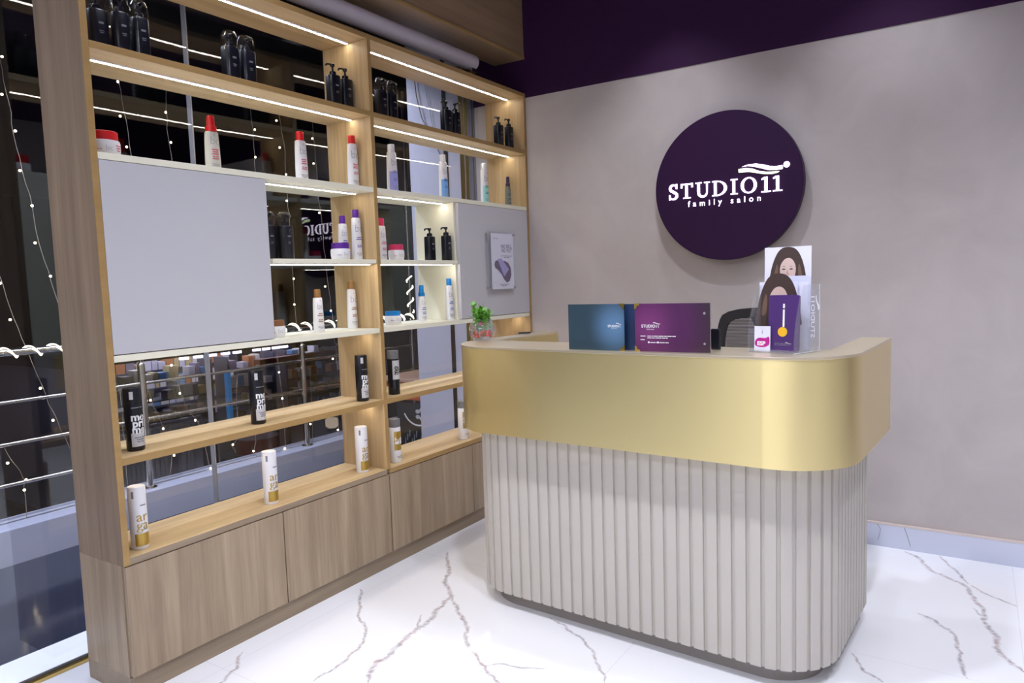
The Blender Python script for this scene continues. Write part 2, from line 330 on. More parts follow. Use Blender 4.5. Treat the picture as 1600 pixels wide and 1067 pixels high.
# window glass, two panes meeting at a joint, gold threshold
for i, (y0, y1) in enumerate(((-6, -1.982), (-1.978, -.004))):
    wp = MB(); wp.box(-.004, 0, 0, y1-y0, .012, 3.05, 'glass'); wo = wp.build('window_%d' % (i+1)); struct(wo)
    wo.location = (-.430 if i else -.412, y0, 0); wo.rotation_euler = (0, 0, -.040 if i else 0)      # the right pane stands very slightly askew
bx_ = bx('trim_2', -.438, -.411, -1.983, -1.977, .012, 3.05, prin('glass_joint_silicone', (.35, .35, .38), .3)); struct(bx_)
b = MB(); b.box(-.445, -.40, -6, 0, .0, .012, 'gold'); b.box(-.437, -.42, -6, 0, .012, .014, 'black2'); struct(b.build('trim_3'))
# header bulkhead in oak over the shelving
b = MB(); b.box(-.215, 0, -6, -.004, 2.684, 3.05, 'bulk'); b.box(0, .006, -6, -.004, 2.684, 2.70, 'oak_edge'); bh = b.build('bulkhead', bevel=.002); struct(bh); bh.name = 'trim_4'

# downlight fittings
for i, (x, y, p, t) in enumerate(DOWN):
    b = MB(); b.lathe([(.052, 0), (.07, 0), (.072, .004), (.072, .012), (.052, .012)], 'wpl', 28)
    nm = ['over the sign, left', 'over the right end of the back wall', 'above the desk between sign and counter', 'over the shelving side of the floor', 'in front of the counter centre', 'in front of the counter right end', 'near the right wall beyond the counter', 'behind the photographer'][i]
    o = b.build('downlight'); o.location = (x, y, 3.037); tag(o, 'round white recessed ceiling downlight '+nm, 'ceiling light', 'recessed downlights')
b = MB(); b.box(-1.15, 1.15, -.65, .65, 0, .012, 'wpl'); o = b.build('fill_panel'); o.location = (1.6, -4.9, 3.036); tag(o, 'long rectangular white fill light panel, added unseen behind the photographer', 'ceiling light')  # fitting made up to go with the added fill light

# roller blind casing on the shelving top
rb = empty('roller_blind', (-.085, -.42, 2.5), 'grey tubular roller blind casing lying above the shelving under the oak bulkhead', 'roller blind')
b = MB()
pr = [(.045*math.cos(a), .043*math.sin(a)) for a in [2*PI*i/24 for i in range(24)]]
v = [(x, y, z+.083) for y in (-5.0, 0) for x, z in pr]; b.add(v, [(i, (i+1) % 24, 24+(i+1) % 24, 24+i) for i in range(24)]+[list(range(24)), list(range(24, 48))], prin('blind_casing_grey', (.60, .55, .60), .4), True)
b.build('casing', rb)
b = MB()
for dy in (-.03, -.012): b.box(-.03, -.012, dy-.006, dy, .005, .045, 'steel')
b.box(.0, .03, -.05, 0, .025, .043, 'steel'); b.build('bracket', rb)
for k, yy in enumerate((-1.6,)):
    bx('hanger', -.01, .01, yy, yy+.03, .125, .184, 'steel', rb)

# ------------------------------------------------------------------ shelving
D = .284; YL = -2.617; YM = -1.36; T = .022
ZA, ZB, ZC, ZD, ZE, ZF, ZG = 2.482, 2.139, 1.798, 1.468, 1.15, .813, .478
su = empty('display_shelving', (0, 0, .455), 'tall oak display shelving with white middle shelves and lit strips, against the window glass', 'shelving')
def P(name, x0, x1, y0, y1, z0, z1, m, bevel=.0008, parent=su, edge=None):
    b = MB(); b.box(x0, x1, y0, y1, z0-.455, z1-.455, m)
    if edge: b.box(x1, x1+.0015, y0, y1, z0-.455, z1-.455, edge)
    return b.build(name, parent, bevel=bevel)
M['oak_shaded'] = wood('oak_side_shaded', (.34, .245, .165), (.20, .14, .095), 'z', .35)  # oak darkened in its colour to stand for less light on this face
P('upright_panel', -D, 0, YL, YL+T, ZG-.023, ZA, 'oak_shaded', edge='oak_edge')['label'] = 'outer left upright, face darkened in its colour for weak light'
P('upright_panel', -D, 0, YM, YM+T, ZG, ZA, 'oak_v', edge='oak_edge')
P('upright_panel', -D, 0, -T, 0, ZG, ZA, 'oak_v', edge='oak_edge')
bays = [(YL+T, YM), (YM+T, -T)]
def ledstrip(y0, y1, x, z, parent):
    b = MB(); b.box(x-.011, x+.011, y0, y1, z-.004, z, 'wpl'); b.box(x-.0032, x+.0032, y0+.004, y1-.004, z-.0055, z-.004, 'led'); b.build('led_strip', parent)
for k, (y0, y1) in enumerate(bays):
    sh = P('top_board' , -D, 0, y0, y1, ZA-.022, ZA, 'oak_h', edge='oak_edge'); ledstrip(y0+.003, y1-.005, -.115, ZA-.022-.455, sh)
    sh = P('shelf', -D, 0, y0, y1, ZB-.022, ZB, 'oak_h', edge='oak_edge'); ledstrip(y0+.003, y1-.005, -.115, ZB-.022-.455, sh)
    sh = P('shelf', -D, -.0, y0, y1, ZC-.022, ZC, 'white_lam'); sh['label'] = 'warm white shelf board'; ledstrip(y0+(.64 if k == 0 else .003), y1-(.03 if k == 0 else .725), -.085, ZC-.022-.455, sh)
    a0, a1 = (y0+.65, y1-.004) if k == 0 else (y0+.004, -.742)
    sh = P('shelf', -D, -.0, a0, a1, ZD-.018, ZD, 'white_lam'); sh['label'] = 'short warm white shelf board beside the cupboard'; ledstrip(a0+.005, a1-.012, -.03, ZD-.018-.455, sh)
    sh = P('shelf', -D, .0, y0, y1-.004, ZE-.022, ZE, 'white_lam'); sh['label'] = 'warm white shelf board'; ledstrip(y0+.003, y1-.012, -.085, ZE-.022-.455, sh)
    sh = P('shelf', -D, 0, y0, y1, ZF-.024, ZF, 'oak_h', edge='oak_edge'); ledstrip(y0+.003, y1-.006, -.10, ZF-.024-.455, sh)
    P('base_shelf', -D, 0, y0, y1, ZG-.023, ZG, 'oak_h', edge='walnut_x' if k == 0 else 'oak_edge')
# base cabinets
for k, (y0, y1, ds, lab) in enumerate([(YL, -1.345, [(-2.612, -1.974), (-1.970, -1.349)], 'low grey-brown wooden base cabinet under the left shelving bay'),
                                        (-1.345, 0, [(-1.341, -.678), (-.674, -.004)], 'low grey-brown wooden base cabinet under the right shelving bay, beside the counter')]):
    t = empty('base_cabinet', (0, (y0+y1)/2, 0), lab, 'cabinet'); yc = (y0+y1)/2
    b = MB(); b.box(-D, -.019, y0-yc, y1-yc, 0.07, .4545, 'walnut'); b.build('body', t, bevel=.0006)
    b = MB(); b.box(-D, -.012, y0-yc, y1-yc, 0, .07, 'walnut_x'); b.build('plinth', t)
    for (a, c) in ds:
        b = MB(); b.box(-.0185, 0, a-yc, c-yc, .073, .451, 'walnut'); b.build('door', t, bevel=.0012)
# white cupboards
for (y0, y1, lab) in ((-2.594, -1.960, 'white handleless wall cupboard in the left shelving bay, wide blank door'), (-.722-.018, -.0235, 'white wall cupboard in the right shelving bay with a poster on its door')):
    t = empty('wall_cupboard', (-D/2, (y0+y1)/2, ZE), lab, 'cupboard'); yc = (y0+y1)/2; X = D/2; h = ZC-.022-ZE
    b = MB()
    b.box(-X, X-.02, y0-yc, y0-yc+.018, .0005, h-.0005, 'white_lam'); b.box(-X, X-.02, y1-yc-.018, y1-yc, .0005, h-.0005, 'white_lam'); b.box(-X, -X+.008, y0-yc+.018, y1-yc-.018, .0005, h-.0005, 'white_lam'); b.build('body', t)
    b = MB(); b.box(X-.019, X+.001, y0-yc+(.0 if y0 < -1 else .014), y1-yc, .003, h-.002, 'white_door'); b.build('door', t, bevel=.001)

# poster in clear acrylic on the right cupboard door
t = empty('acrylic_poster_frame', (.001, -.352, 1.465), 'clear acrylic poster holder on metal standoffs, mounted on the right white cupboard door', 'poster frame')
b = MB(); b.box(.017, .020, -.138, .138, -.165, .165, 'acryl'); b.box(.023, .026, -.138, .138, -.165, .165, 'acryl'); b.build('acrylic_sheet', t)
for sy in (-1, 1):
    for sz in (-1, 1):
        b = MB()
        v, K = [], 14
        for X in (0, .031):
            for i in range(K): a = 2*PI*i/K; v.append((X, sy*.124+.008*math.cos(a), sz*.152+.008*math.sin(a)))
        b.add(v, [(i, (i+1) % K, K+(i+1) % K, K+i) for i in range(K)]+[list(range(K)), list(range(K, 2*K))], 'steel', True); b.build('standoff', t)
pp = prin('poster_paper', (.88, .85, .95), .4); ppur = prin('poster_purple', (.07, .02, .12), .4); plil = prin('poster_lilac', (.42, .36, .72), .4); pgr = prin('poster_grey_text', (.25, .22, .33), .4)
t = empty('poster', (.0225, -.345, 1.465), 'white poster reading NO BILL NO PAY with purple shape, inside the clear acrylic holder', 'poster')
b = MB(); b.box(-.0008, .0008, -.112, .118, -.160, .158, pp); b.build('paper', t)
b = MB(); F = lambda x, y: (.0011, x, y)
put_text(b, 'NO BILL,\nNO PAY', .030, pgr, lambda x, y: F(x+.046, y+.075), offset=.0008, line=.8)
put_text(b, '~6746/67', .009, pgr, lambda x, y: F(x+.046, y+.028))
put_text(b, 'STUDIO11', .014, pgr, lambda x, y: F(x-.062, y+.125)); put_text(b, '~5374/65', .009, pgr, lambda x, y: F(x+.01, y-.136))
kid = [(-.085, -.02), (-.075, .0), (-.055, .005), (-.02, -.002), (.02, .002), (.06, -.01), (.085, -.04), (.09, -.08), (.07, -.115), (.04, -.125), (.01, -.105), (-.015, -.075), (-.05, -.05), (-.078, -.038)]
b.add([F(x, y) for x, y in kid], [list(range(len(kid)))], ppur)
b.add([(.0014, x, y) for x, y in [(-.052, .012), (-.01, .015), (.065, -.048), (.012, -.09)]], [(0, 1, 2, 3)], plil); b.add([(.0013, x, y) for x, y in [(-.06, .012), (-.03, .035), (-.005, .012), (-.03, -.01)]], [(0, 1, 2, 3)], pp)
b.build('print', t)

# ------------------------------------------------------------------ bottles
def colm(name, c, r=.32): return prin(name, c, r)
CAPM = {k: colm('cap_'+k, c) for k, c in dict(red=(.62, .012, .015), purple=(.10, .02, .28), pink=(.60, .03, .12), bronze=(.30, .15, .05), blue=(.01, .22, .62), silver=(.62, .62, .68), white=(.75, .75, .78), plum=(.05, .03, .08), grey=(.16, .16, .17), brown=(.24, .10, .04)).items()}
PRT = {k: colm('print_'+k, c, .5) for k, c in dict(red=(.62, .12, .16), purple=(.16, .09, .42), pink=(.62, .12, .22), bronze=(.30, .17, .08), blue=(.06, .16, .50), lilac=(.22, .22, .50), teal=(.05, .28, .30), grey=(.35, .35, .40)).items()}
LOW = {k: colm('lower_'+k, c, .35) for k, c in dict(lilac=(.38, .38, .80), blue=(.20, .42, .80), teal=(.38, .74, .70)).items()}
def face(o): o.rotation_euler = (0, 0, math.radians(86)); return o   # local -Y front turned to +X
def wrap(r, ry=None):
    ry = ry or r
    return lambda x, z: ((r+.0007)*math.sin(x/r), -(ry+.0007)*math.cos(x/r), z)
def shampoo(loc, h, w, cap, prt, low, label, capk='screw', bodym='wpl', sub=None):
    t = empty('shampoo_bottle', (loc[0], loc[1], loc[2]+.0006), label, 'bottle', 'white salon bottles on the shelves'); face(t)
    r = w/2; ch = .036 if capk == 'screw' else .058; bh = h-ch; ry = r*.74
    b = MB(); pf = [(r*.94, 0), (r, .003), (r*.985, bh*.3), (r*.90, bh*.8), (r*.84, bh*.975), (r*.72, bh*.993), (r*.5, bh)]
    b.lathe(pf, bodym, 32, sy=ry/r); b.build('body', t)
    if low:
        b = MB(); K = 16; vs = []
        for z in [bh*(.03+.07*i) for i in range(8)]:
            rr = (r*(1-.02*z/(bh*.3)) if z < bh*.3 else r*.985-(z-bh*.3)/(bh*.5)*r*.085)+.0005
            for i in range(K): a = -1.15+2.3*i/(K-1); vs.append((rr*math.sin(a), -rr*.74*math.cos(a), z))
        b.add(vs, [(j*K+i, j*K+i+1, (j+1)*K+i+1, (j+1)*K+i) for j in range(7) for i in range(K-1)], LOW[low], True); b.build('label_band', t)
    b = MB()
    if capk == 'screw':
        b.lathe([(r*.56, bh-.001), (r*.57, bh+.002), (r*.54, h-.002), (r*.50, h)], CAPM[cap], 24)
    elif capk == 'spray':
        b.lathe([(r*.66, bh-.001), (r*.66, bh+.018), (r*.5, bh+.020), (r*.46, h-.004), (r*.40, h)], CAPM[cap], 24)
    b.build('cap', t)
    b = MB(); R = lambda z: (r*.985-(z-bh*.3)/(bh*.5)*r*.085 if z > bh*.3 else r)*1.0+.0009
    def wf(x, z, z0=0):
        rr = R(z); return (rr*math.sin(x/r), -rr*.74*math.cos(x/r)-.0004, z)
    put_text(b, '•', .02, PRT['grey'], lambda x, y: wf(x, y+bh*.86))
    put_text(b, 'bc', .052*h/.24, PRT['grey'], lambda x, y: wf(x, y+bh*.66), offset=-.0009)
    put_text(b, '~6/5/6' if prt == 'red' else '~5/7', .0098, PRT[prt], lambda x, y: wf(x, y+bh*.52), offset=.0007, line=.85)
    put_text(b, '~23/6', .0088, PRT[prt], lambda x, y: wf(x, y+bh*.34), offset=.0003, line=.85)
    put_text(b, '~66/47/32', .0055, PRT['grey'], lambda x, y: wf(x, y+bh*.16))
    b.build('label_print', t); return t
def jar(loc, w, h, cap, prt, label):
    t = empty('hair_mask_jar', (loc[0], loc[1], loc[2]+.0006), label, 'jar', 'white hair mask jars on the shelves'); face(t); r = w/2
    b = MB(); b.lathe([(r*.86, 0), (r*.93, .004), (r, h*.30), (r, h*.55), (r*.95, h*.64), (r*.84, h*.66)], 'wpl', 36); b.build('body', t)
    b = MB(); b.lathe([(r*.88, h*.655), (r*.89, h*.67), (r*.88, h*.985), (r*.85, h)], CAPM[cap], 36); b.build('lid', t)
    b = MB(); f = wrap(r)
    put_text(b, 'bc', .026, PRT['grey'], lambda x, y: f(x-.004, y+.018), offset=-.0005)
    put_text(b, '~6/5/4', .008, PRT[prt], lambda x, y: f(x+.030, y+.034), offset=.0007); put_text(b, '~32', .006, PRT[prt], lambda x, y: f(x-.035, y+.02))
    b.build('label_print', t); return t
def pump(loc, h, label, wrapd=False, w=.054, turn=0):
    sx, sy = (0, -1) if wrapd else (-1, 0)
    t = empty('pump_bottle', (loc[0], loc[1], loc[2]+.0006), label, 'bottle', 'black pump bottles on the shelves'); face(t); t.rotation_euler.z += turn
    w *= 1.12; bh = h*.75; r = w/2
    def sq(rr, z, K=32, e=3.2):
        o = []
        for i in range(K):
            a = 2*PI*i/K; c, s_ = math.cos(a), math.sin(a); o.append((rr*math.copysign(abs(c)**(2/e), c), rr*.86*math.copysign(abs(s_)**(2/e), s_), z))
        return o
    b = MB(); rows = [(r*.95, 0), (r, .004), (r, bh*.955), (r*.93, bh*.985), (r*.6, bh)]; vs = []
    for rr, z in rows: vs += sq(rr, z)
    K = 32; b.add(vs, [(j*K+i, j*K+(i+1) % K, (j+1)*K+(i+1) % K, (j+1)*K+i) for j in range(4) for i in range(K)]+[list(range(K))[::-1], list(range(4*K, 5*K))], 'navyb' , True); b.build('body', t)
    b = MB(); b.lathe([(.0145, bh-.001), (.0145, bh+.014), (.011, bh+.017), (.0045, bh+.018), (.0045, h-.014), (.0095, h-.012), (.0100, h-.002), (.008, h)], 'black', 20)
    b.tube([(0, 0, h-.006), (sx*.018, sy*.018, h-.004), (sx*.034, sy*.034, h-.007), (sx*.038, sy*.038, h-.014)], .0042, 'black', 8); b.build('pump', t)
    b = MB(); F = lambda x, y: (x, -r*.86-.0006, y)
    put_text(b, '~2', .016, 'greyprint', lambda x, y: F(x, y+bh*.66)); put_text(b, '~5/4', .006, 'greyprint', lambda x, y: F(x, y+bh*.5)); b.build('label_print', t)
    if wrapd:
        b = MB(); rr = random.Random(int(loc[1]*1000)); vs = []; K = 20; rows = [(r*1.05, bh*.04), (r*1.04, bh*.9), (r*1.03, bh+.012), (r*.98, h-.012), (r*.72, h+.006), (r*.2, h+.010)]
        for q, z in rows:
            for i in range(K):
                a = 2*PI*i/K; k = q*(1+rr.uniform(-.07, .07)*(z > bh)); vs.append((k*1.06*math.cos(a), k*.95*math.sin(a), z+rr.uniform(-.004, .004)*(z > bh)))
        b.add(vs, [(j*K+i, j*K+(i+1) % K, (j+1)*K+(i+1) % K, (j+1)*K+i) for j in range(5) for i in range(K)], 'film', False); b.build('plastic_wrap', t)
    return t
goldm = prin('argan_gold_foil', (.50, .33, .07), .3, .6)
def tall(loc, kind, label, cap=None, w=.0575, h=.215, turn=0):
    t = empty('hair_product_tube', (loc[0], loc[1], loc[2]+.0006), label, 'bottle', 'tall cylinder bottles on the lower shelves'); face(t); t.rotation_euler.z += turn
    r = w/2; dark = kind == 'dark'; bm_ = 'black' if dark else 'wpl'; ct = .040 if cap else 0
    b = MB(); b.lathe([(r*.93, 0), (r, .004), (r, h-ct-.004), (r*.95, h-ct)], bm_, 36); b.build('body', t)
    if cap:
        b = MB(); b.lathe([(r*.90, h-ct), (r*.95, h-ct+.001), (r*.97, h-.003), (r*.93, h)], CAPM['grey'], 32); b.build('cap', t)
    f = wrap(r)
    def band(x0, x1, z0, z1, m, name):
        bb = MB(); K = 14; vs = [((r+.0004)*math.sin((x0+(x1-x0)*i/(K-1))/r), -(r+.0004)*math.cos((x0+(x1-x0)*i/(K-1))/r), z) for z in (z0, z1) for i in range(K)]
        bb.add(vs, [(i, i+1, K+i+1, K+i) for i in range(K-1)], m, True); bb.build(name, t)
    b = MB()
    if dark and not cap:
        put_text(b, 'mo\npri\nme', .036, 'whiteprint', lambda x, y: f(x+.002, y+.105), offset=.0012, line=.60, align='CENTER'); put_text(b, '~73', .007, 'greyprint', lambda x, y: f(x, y+.148))
        band(-.024, .024, .016, .062, 'silver', 'label_band'); put_text(b, '~53/6/32', .008, 'greyprint', lambda x, y: (lambda q: (q[0]*1.02, q[1]*1.02, q[2]))(f(x+.004, y+.045)), line=.9)
        band(-.022, -.010, .178, .205, 'silver', 'tag')
    elif dark:
        band(-.026, .026, .075, .168, 'silver', 'label_band')
        put_text(b, 'mo\npri\nme', .034, 'black2', lambda x, y: (lambda q: (q[0]*1.02, q[1]*1.02, q[2]))(f(-y-.0, x+.118)), offset=.001, line=.6)
    elif not cap:
        put_text(b, 'ar\nga', .046, goldm, lambda x, y: f(x, y+.098), offset=.0004, line=.62); put_text(b, '~4', .010, 'greyprint', lambda x, y: f(x+.006, y+.15)); put_text(b, '~6', .006, 'greyprint', lambda x, y: f(x+.008, y+.066))
        band(-.027, .027, .012, .055, goldm, 'label_band'); band(-.030, -.022, .178, .202, 'greyprint', 'tag')
    else:
        band(-.026, .026, .062, .155, goldm, 'label_band')
        put_text(b, 'ar\nga', .038, 'whiteprint', lambda x, y: (lambda q: (q[0]*1.02, q[1]*1.02, q[2]))(f(-y-.004, x+.108)), offset=.0012, line=.62); put_text(b, '~34/32', .007, 'greyprint', lambda x, y: f(x, y+.03))
    b.build('label_print', t); return t
tB, tC, tD, tE, tF, tG = 'the wooden shelf below the top board', 'the upper white shelf', 'the short white shelf', 'the lower white shelf', 'the lower wooden shelf', 'the base top'
pump((-.13, -2.492, ZB), .196, 'black pump bottle in clear film, leftmost of the group beside the left upright, highest row', True, .054)
pump((-.10, -2.432, ZB), .198, 'black pump bottle in clear film, middle of the three at the top left', True, .048)
pump((-.09, -2.370, ZB), .194, 'black pump bottle in clear film, rightmost of the three at the top left', True, .048)
pump((-.10, -2.008, ZB), .190, 'film-wrapped black pump bottle, left of the pair mid-way along the left top row', True, .056)
pump((-.10, -1.933, ZB), .192, 'film-wrapped black pump bottle, right of the pair mid-way along the left top row', True, .056)
pump((-.10, -1.479, ZB), .200, 'black pump bottle with long spout, left of the pair beside the middle upright, top row', False, .054)
pump((-.10, -1.404, ZB), .196, 'unwrapped black pump bottle, right of the pair leaning against the middle upright, top row', False, .054)
pump((-.10, -1.172, ZB), .195, 'black pump bottle in film just right of the middle upright, top row, left one', True, .054)
pump((-.10, -1.098, ZB), .194, 'black pump bottle in film, second right of the middle upright in the top row', True, .050)
pump((-.10, -.664, ZB), .191, 'black pump bottle in the middle of the right bay top row, left of its pair', False, .055)
pump((-.10, -.583, ZB), .194, 'black pump bottle in the middle of the right bay top row, right of its pair', True, .050)
pump((-.10, -.155, ZB), .193, 'black pump bottle at the right end of the top row, left of its pair', False, .052)
pump((-.08, -.072, ZB), .192, 'black pump bottle at the right end of the top row, nearest the back wall', False, .046)
jar((-.10, -2.520, ZC), .100, .083, 'red', 'red', 'white jar with red lid standing above the blank white door, beside the left upright')
shampoo((-.10, -2.114, ZC), .205, .060, 'red', 'red', None, 'cream spray bottle with narrow red nozzle cap above the blank white door', 'spray', 'cream')
shampoo((-.10, -1.688, ZC), .211, .058, 'red', 'red', None, 'white bottle with red cap, left of two on the upper white shelf, left bay')
shampoo((-.09, -1.394, ZC), .238, .057, 'red', 'red', None, 'taller white bottle with red cap next to the middle upright, upper white shelf')
shampoo((-.10, -1.118, ZC), .238, .062, 'silver', 'lilac', 'lilac', 'white and lilac bottle with silver cap, first in the right bay upper white shelf')
shampoo((-.10, -.712, ZC), .240, .058, 'white', 'blue', 'blue', 'white bottle with blue lower label and white cap above the cupboard edge, right bay')
shampoo((-.10, -.325, ZC), .240, .056, 'white', 'teal', 'teal', 'white bottle with green lower label above the poster cupboard')
shampoo((-.10, -.072, ZC), .188, .044, 'plum', 'grey', None, 'small translucent spray bottle with dark purple nozzle in the right corner', 'spray', prin('translucent_grey_green', (.28, .30, .24), .2, trans=.4))
pump((-.13, -1.858, ZD), .190, 'tall dark pump bottle in clear film partly behind the blank white door edge', True, .054)
pump((-.10, -1.795, ZD), .188, 'tall dark pump bottle in clear film, right one beside the blank white door', True, .054)
jar((-.08, -1.508, ZD), .088, .076, 'purple', 'purple', 'white jar with purple lid on the short white shelf')
shampoo((-.13, -1.440, ZD), .205, .050, 'purple', 'purple', None, 'shorter white bottle with purple cap between purple jar and taller bottle')
shampoo((-.09, -1.393, ZD), .232, .053, 'purple', 'purple', None, 'taller white bottle with purple cap against the middle upright')
shampoo((-.110, -1.203, ZD), .205, .050, 'pink', 'pink', None, 'white bottle with pink cap half hidden behind the middle upright')
jar((-.088, -1.128, ZD), .080, .078, 'pink', 'pink', 'white jar with pink lid right of the middle upright')
pump((-.13, -.812, ZD), .176, 'short matt black pump bottle beside the poster cupboard, left one', False, .050)
pump((-.042, -.782, ZD), .177, 'short matt black pump bottle beside the poster cupboard, right one touching its side', False, .046)
jar((-.08, -1.885, ZE), .072, .070, 'brown', 'bronze', 'white jar with brown lid at the lower corner of the blank white door')
shampoo((-.135, -1.609, ZE), .190, .052, 'bronze', 'bronze', None, 'shorter white bottle with bronze cap on the lower white shelf')
shampoo((-.145, -1.392, ZE), .222, .053, 'bronze', 'bronze', None, 'taller white bottle with bronze cap beside the middle upright, lower white shelf')
jar((-.15, -1.105, ZE), .086, .066, 'blue', 'blue', 'white jar with blue lid right of the middle upright, lower white shelf')
shampoo((-.155, -.869, ZE), .192, .052, 'blue', 'blue', None, 'white spray bottle with stepped blue cap, lower white shelf of right bay', 'spray')
shampoo((-.042, -.774, ZE), .222, .048, 'blue', 'blue', None, 'taller white bottle with blue screw cap against the poster cupboard side')
tall((-.083, -2.500, ZF), 'dark', 'black cylinder bottle with white lettering beside the left upright, lower wooden shelf')
tall((-.076, -2.003, ZF), 'dark', 'black cylinder bottle with white lettering mid-way along the left bay lower wooden shelf')
tall((-.071, -1.425, ZF), 'dark', 'black cylinder bottle with white lettering just left of the middle upright')
tall((-.064, -1.215, ZF), 'dark', 'black bottle with grey cap and silver label just right of the middle upright', True)
tall((-.069, -2.519, ZG), 'light', 'white cylinder bottle with gold band on the base top beside the left upright')
tall((-.071, -1.969, ZG), 'light', 'white cylinder bottle with gold band mid-way along the left base top')
tall((-.080, -1.440, ZG), 'light', 'white cylinder bottle with gold band on the base top just left of the middle upright')
tall((-.061, -1.230, ZG), 'light', 'white bottle with grey cap and tall gold label just right of the middle upright', True)
tall((-.065, -.666, ZG), 'light', 'white bottle with grey cap and gold label on the base top beside the counter', True)

# ------------------------------------------------------------------ reception counter
TH = -.05839
rc = empty('reception_counter', (1.35, -1.35, 0), 'u-shaped reception counter with brushed brass band above taupe vertical slats', 'counter', rz=TH)
def rr_outline(xL, xR, yF, yB, R, n=16):
    pts = [(xL, yB)]
    for i in range(n+1): a = PI+(PI/2)*i/n; pts.append((xL+R+R*math.cos(a), yF+R+R*math.sin(a)))
    for i in range(n+1): a = 1.5*PI+(PI/2)*i/n; pts.append((xR-R+R*math.cos(a), yF+R+R*math.sin(a)))
    pts.append((xR, yB)); return [(x-1.35, y+1.35) for x, y in pts]
OUT = rr_outline(.459, 2.033, -1.549, -.767, .239)
def inner(xl, xr, yf, yb): return [(x-1.35, y+1.35) for x, y in ((xr, yb), (xr, yf), (xl, yf), (xl, yb))]
b = MB(); b.prism(OUT+inner(.555, 1.929, -1.282, -.767), .743, 1.083, 'brass'); o = b.build('brass_band', rc)
for p in o.data.polygons:
    if abs(p.normal.z) < .5 and p.area < .02: p.use_smooth = True
o['label'] = 'brushed brass band wrapping the counter top'
b = MB(); b.prism(rr_outline(.457, 2.035, -1.551, -.765, .240)+inner(.553, 1.931, -1.280, -.765), 1.083, 1.092, 'brass_top'); b.build('countertop', rc, bevel=.001)
# slatted body: outline walked by arc length, a groove every 47 mm
base = rr_outline(.522, 1.966, -1.490, -.819, .205, 24)
L = [0]
for a, c in zip(base[:-1], base[1:]): L.append(L[-1]+math.hypot(c[0]-a[0], c[1]-a[1]))
def at_len(s):
    s = max(0, min(L[-1]-1e-6, s)); i = max(k for k in range(len(L)-1) if L[k] <= s); t = (s-L[i])/(L[i+1]-L[i]); a, c = base[i], base[i+1]
    d = ((c[0]-a[0])/(L[i+1]-L[i]), (c[1]-a[1])/(L[i+1]-L[i])); return (a[0]+(c[0]-a[0])*t, a[1]+(c[1]-a[1])*t), d
pitch = .0475; gw = .0112; gd = .008; outl = []; s = 0; n = int(L[-1]/pitch); pitch = L[-1]/n
for k in range(n):
    s0 = k*pitch
    for ss, dp in ((s0, gd), (s0+gw/2, gd), (s0+gw/2+.0012, 0), (s0+pitch*.35, 0), (s0+pitch*.65, 0), (s0+pitch-gw/2-.0012, 0), (s0+pitch-gw/2, gd)):
        p, d = at_len(ss); nx, ny = d[1], -d[0]; outl.append((p[0]-nx*dp, p[1]-ny*dp))
outl.append(at_len(L[-1])[0])
b = MB(); b.prism(outl+inner(.66, 1.83, -1.30, -.819), .062, .743, 'slat'); b.build('slatted_body', rc)['label'] = 'taupe body of vertical slats'
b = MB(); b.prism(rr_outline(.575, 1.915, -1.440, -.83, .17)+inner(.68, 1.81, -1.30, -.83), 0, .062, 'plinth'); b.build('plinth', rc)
b = MB(); b.box(-.69, .48, .05, .50, .70, .722, 'oak_h'); b.build('desk_board', rc)

# counter things
def loc2(x, y): return (x, y, 1.092)
# plant in a round glass bowl
vs_ = empty('glass_bowl_plant', loc2(.512, -1.262), 'small lucky bamboo bundle tied red in a round glass bowl on the counter left end', 'plant')
b = MB(); b.lathe([(.026, 0), (.040, .006), (.054, .026), (.058, .045), (.054, .066), (.042, .082), (.036, .088), (.040, .094), (.0385, .095), (.0345, .089), (.040, .080), (.051, .064), (.055, .045), (.051, .027), (.038, .009), (.001, .004)], 'acryl', 32, caps=False); b.build('bowl', vs_)
b = MB(); redg = prin('red_water_gel', (.70, .03, .012), .2, trans=.3); rr = random.Random(5)
for i in range(70):
    a = rr.uniform(0, 2*PI); q = .040*math.sqrt(rr.random()); b.sphere((q*math.cos(a), q*math.sin(a), .018+rr.random()*.024), .0058, redg, 8, 5)
o = b.build('gel_beads', vs_); o['kind'] = 'stuff'
green = prin('bamboo_leaf_green', (.15, .40, .05), .4, noise=.5, nscale=30); green2 = prin('bamboo_stalk_green', (.16, .38, .06), .4)
b = MB(); tips = []
for i in range(13):
    a = 2*PI*i/13+.3; q = .010+.010*(i % 2); h = .118+.045*rr.random()
    x, y = q*math.cos(a), q*math.sin(a); b.tube([(x*.9, y*.9, .02), (x, y, .08), (x*1.7, y*1.7, h)], .0036, green2, 7)
    tips.append((x*1.7, y*1.7, h))
b.build('stalks', vs_)
b = MB()
for tx, ty, tz in tips:
    for k in range(20):
        a = rr.uniform(0, 2*PI); el = rr.uniform(.2, 1.35); ln = rr.uniform(.022, .038); z0 = tz-rr.uniform(0, .070)
        dx, dy, dz = math.cos(a)*math.cos(el), math.sin(a)*math.cos(el), math.sin(el); sx_, sy_ = -math.sin(a), math.cos(a); vs = []; wmax = .0070
        for t_, wq in ((0, .3), (.3, 1), (.65, .85), (1, .02)):
            px, py, pz = tx+dx*ln*t_, ty+dy*ln*t_, z0+dz*ln*t_-.006*t_*t_
            vs += [(px+sx_*wmax*wq, py+sy_*wmax*wq, pz), (px, py, pz-.0014), (px-sx_*wmax*wq, py-sy_*wmax*wq, pz)]
        b.add(vs, [(j*3+i, j*3+i+1, (j+1)*3+i+1, (j+1)*3+i) for j in range(3) for i in range(2)], green, True)
b.build('leaves', vs_)
b = MB()
b.lathe([(.023, .070), (.0255, .074), (.0255, .080), (.023, .084)], prin('red_ribbon', (.50, .02, .05), .4), 24, caps=False); b.build('ribbon', vs_)

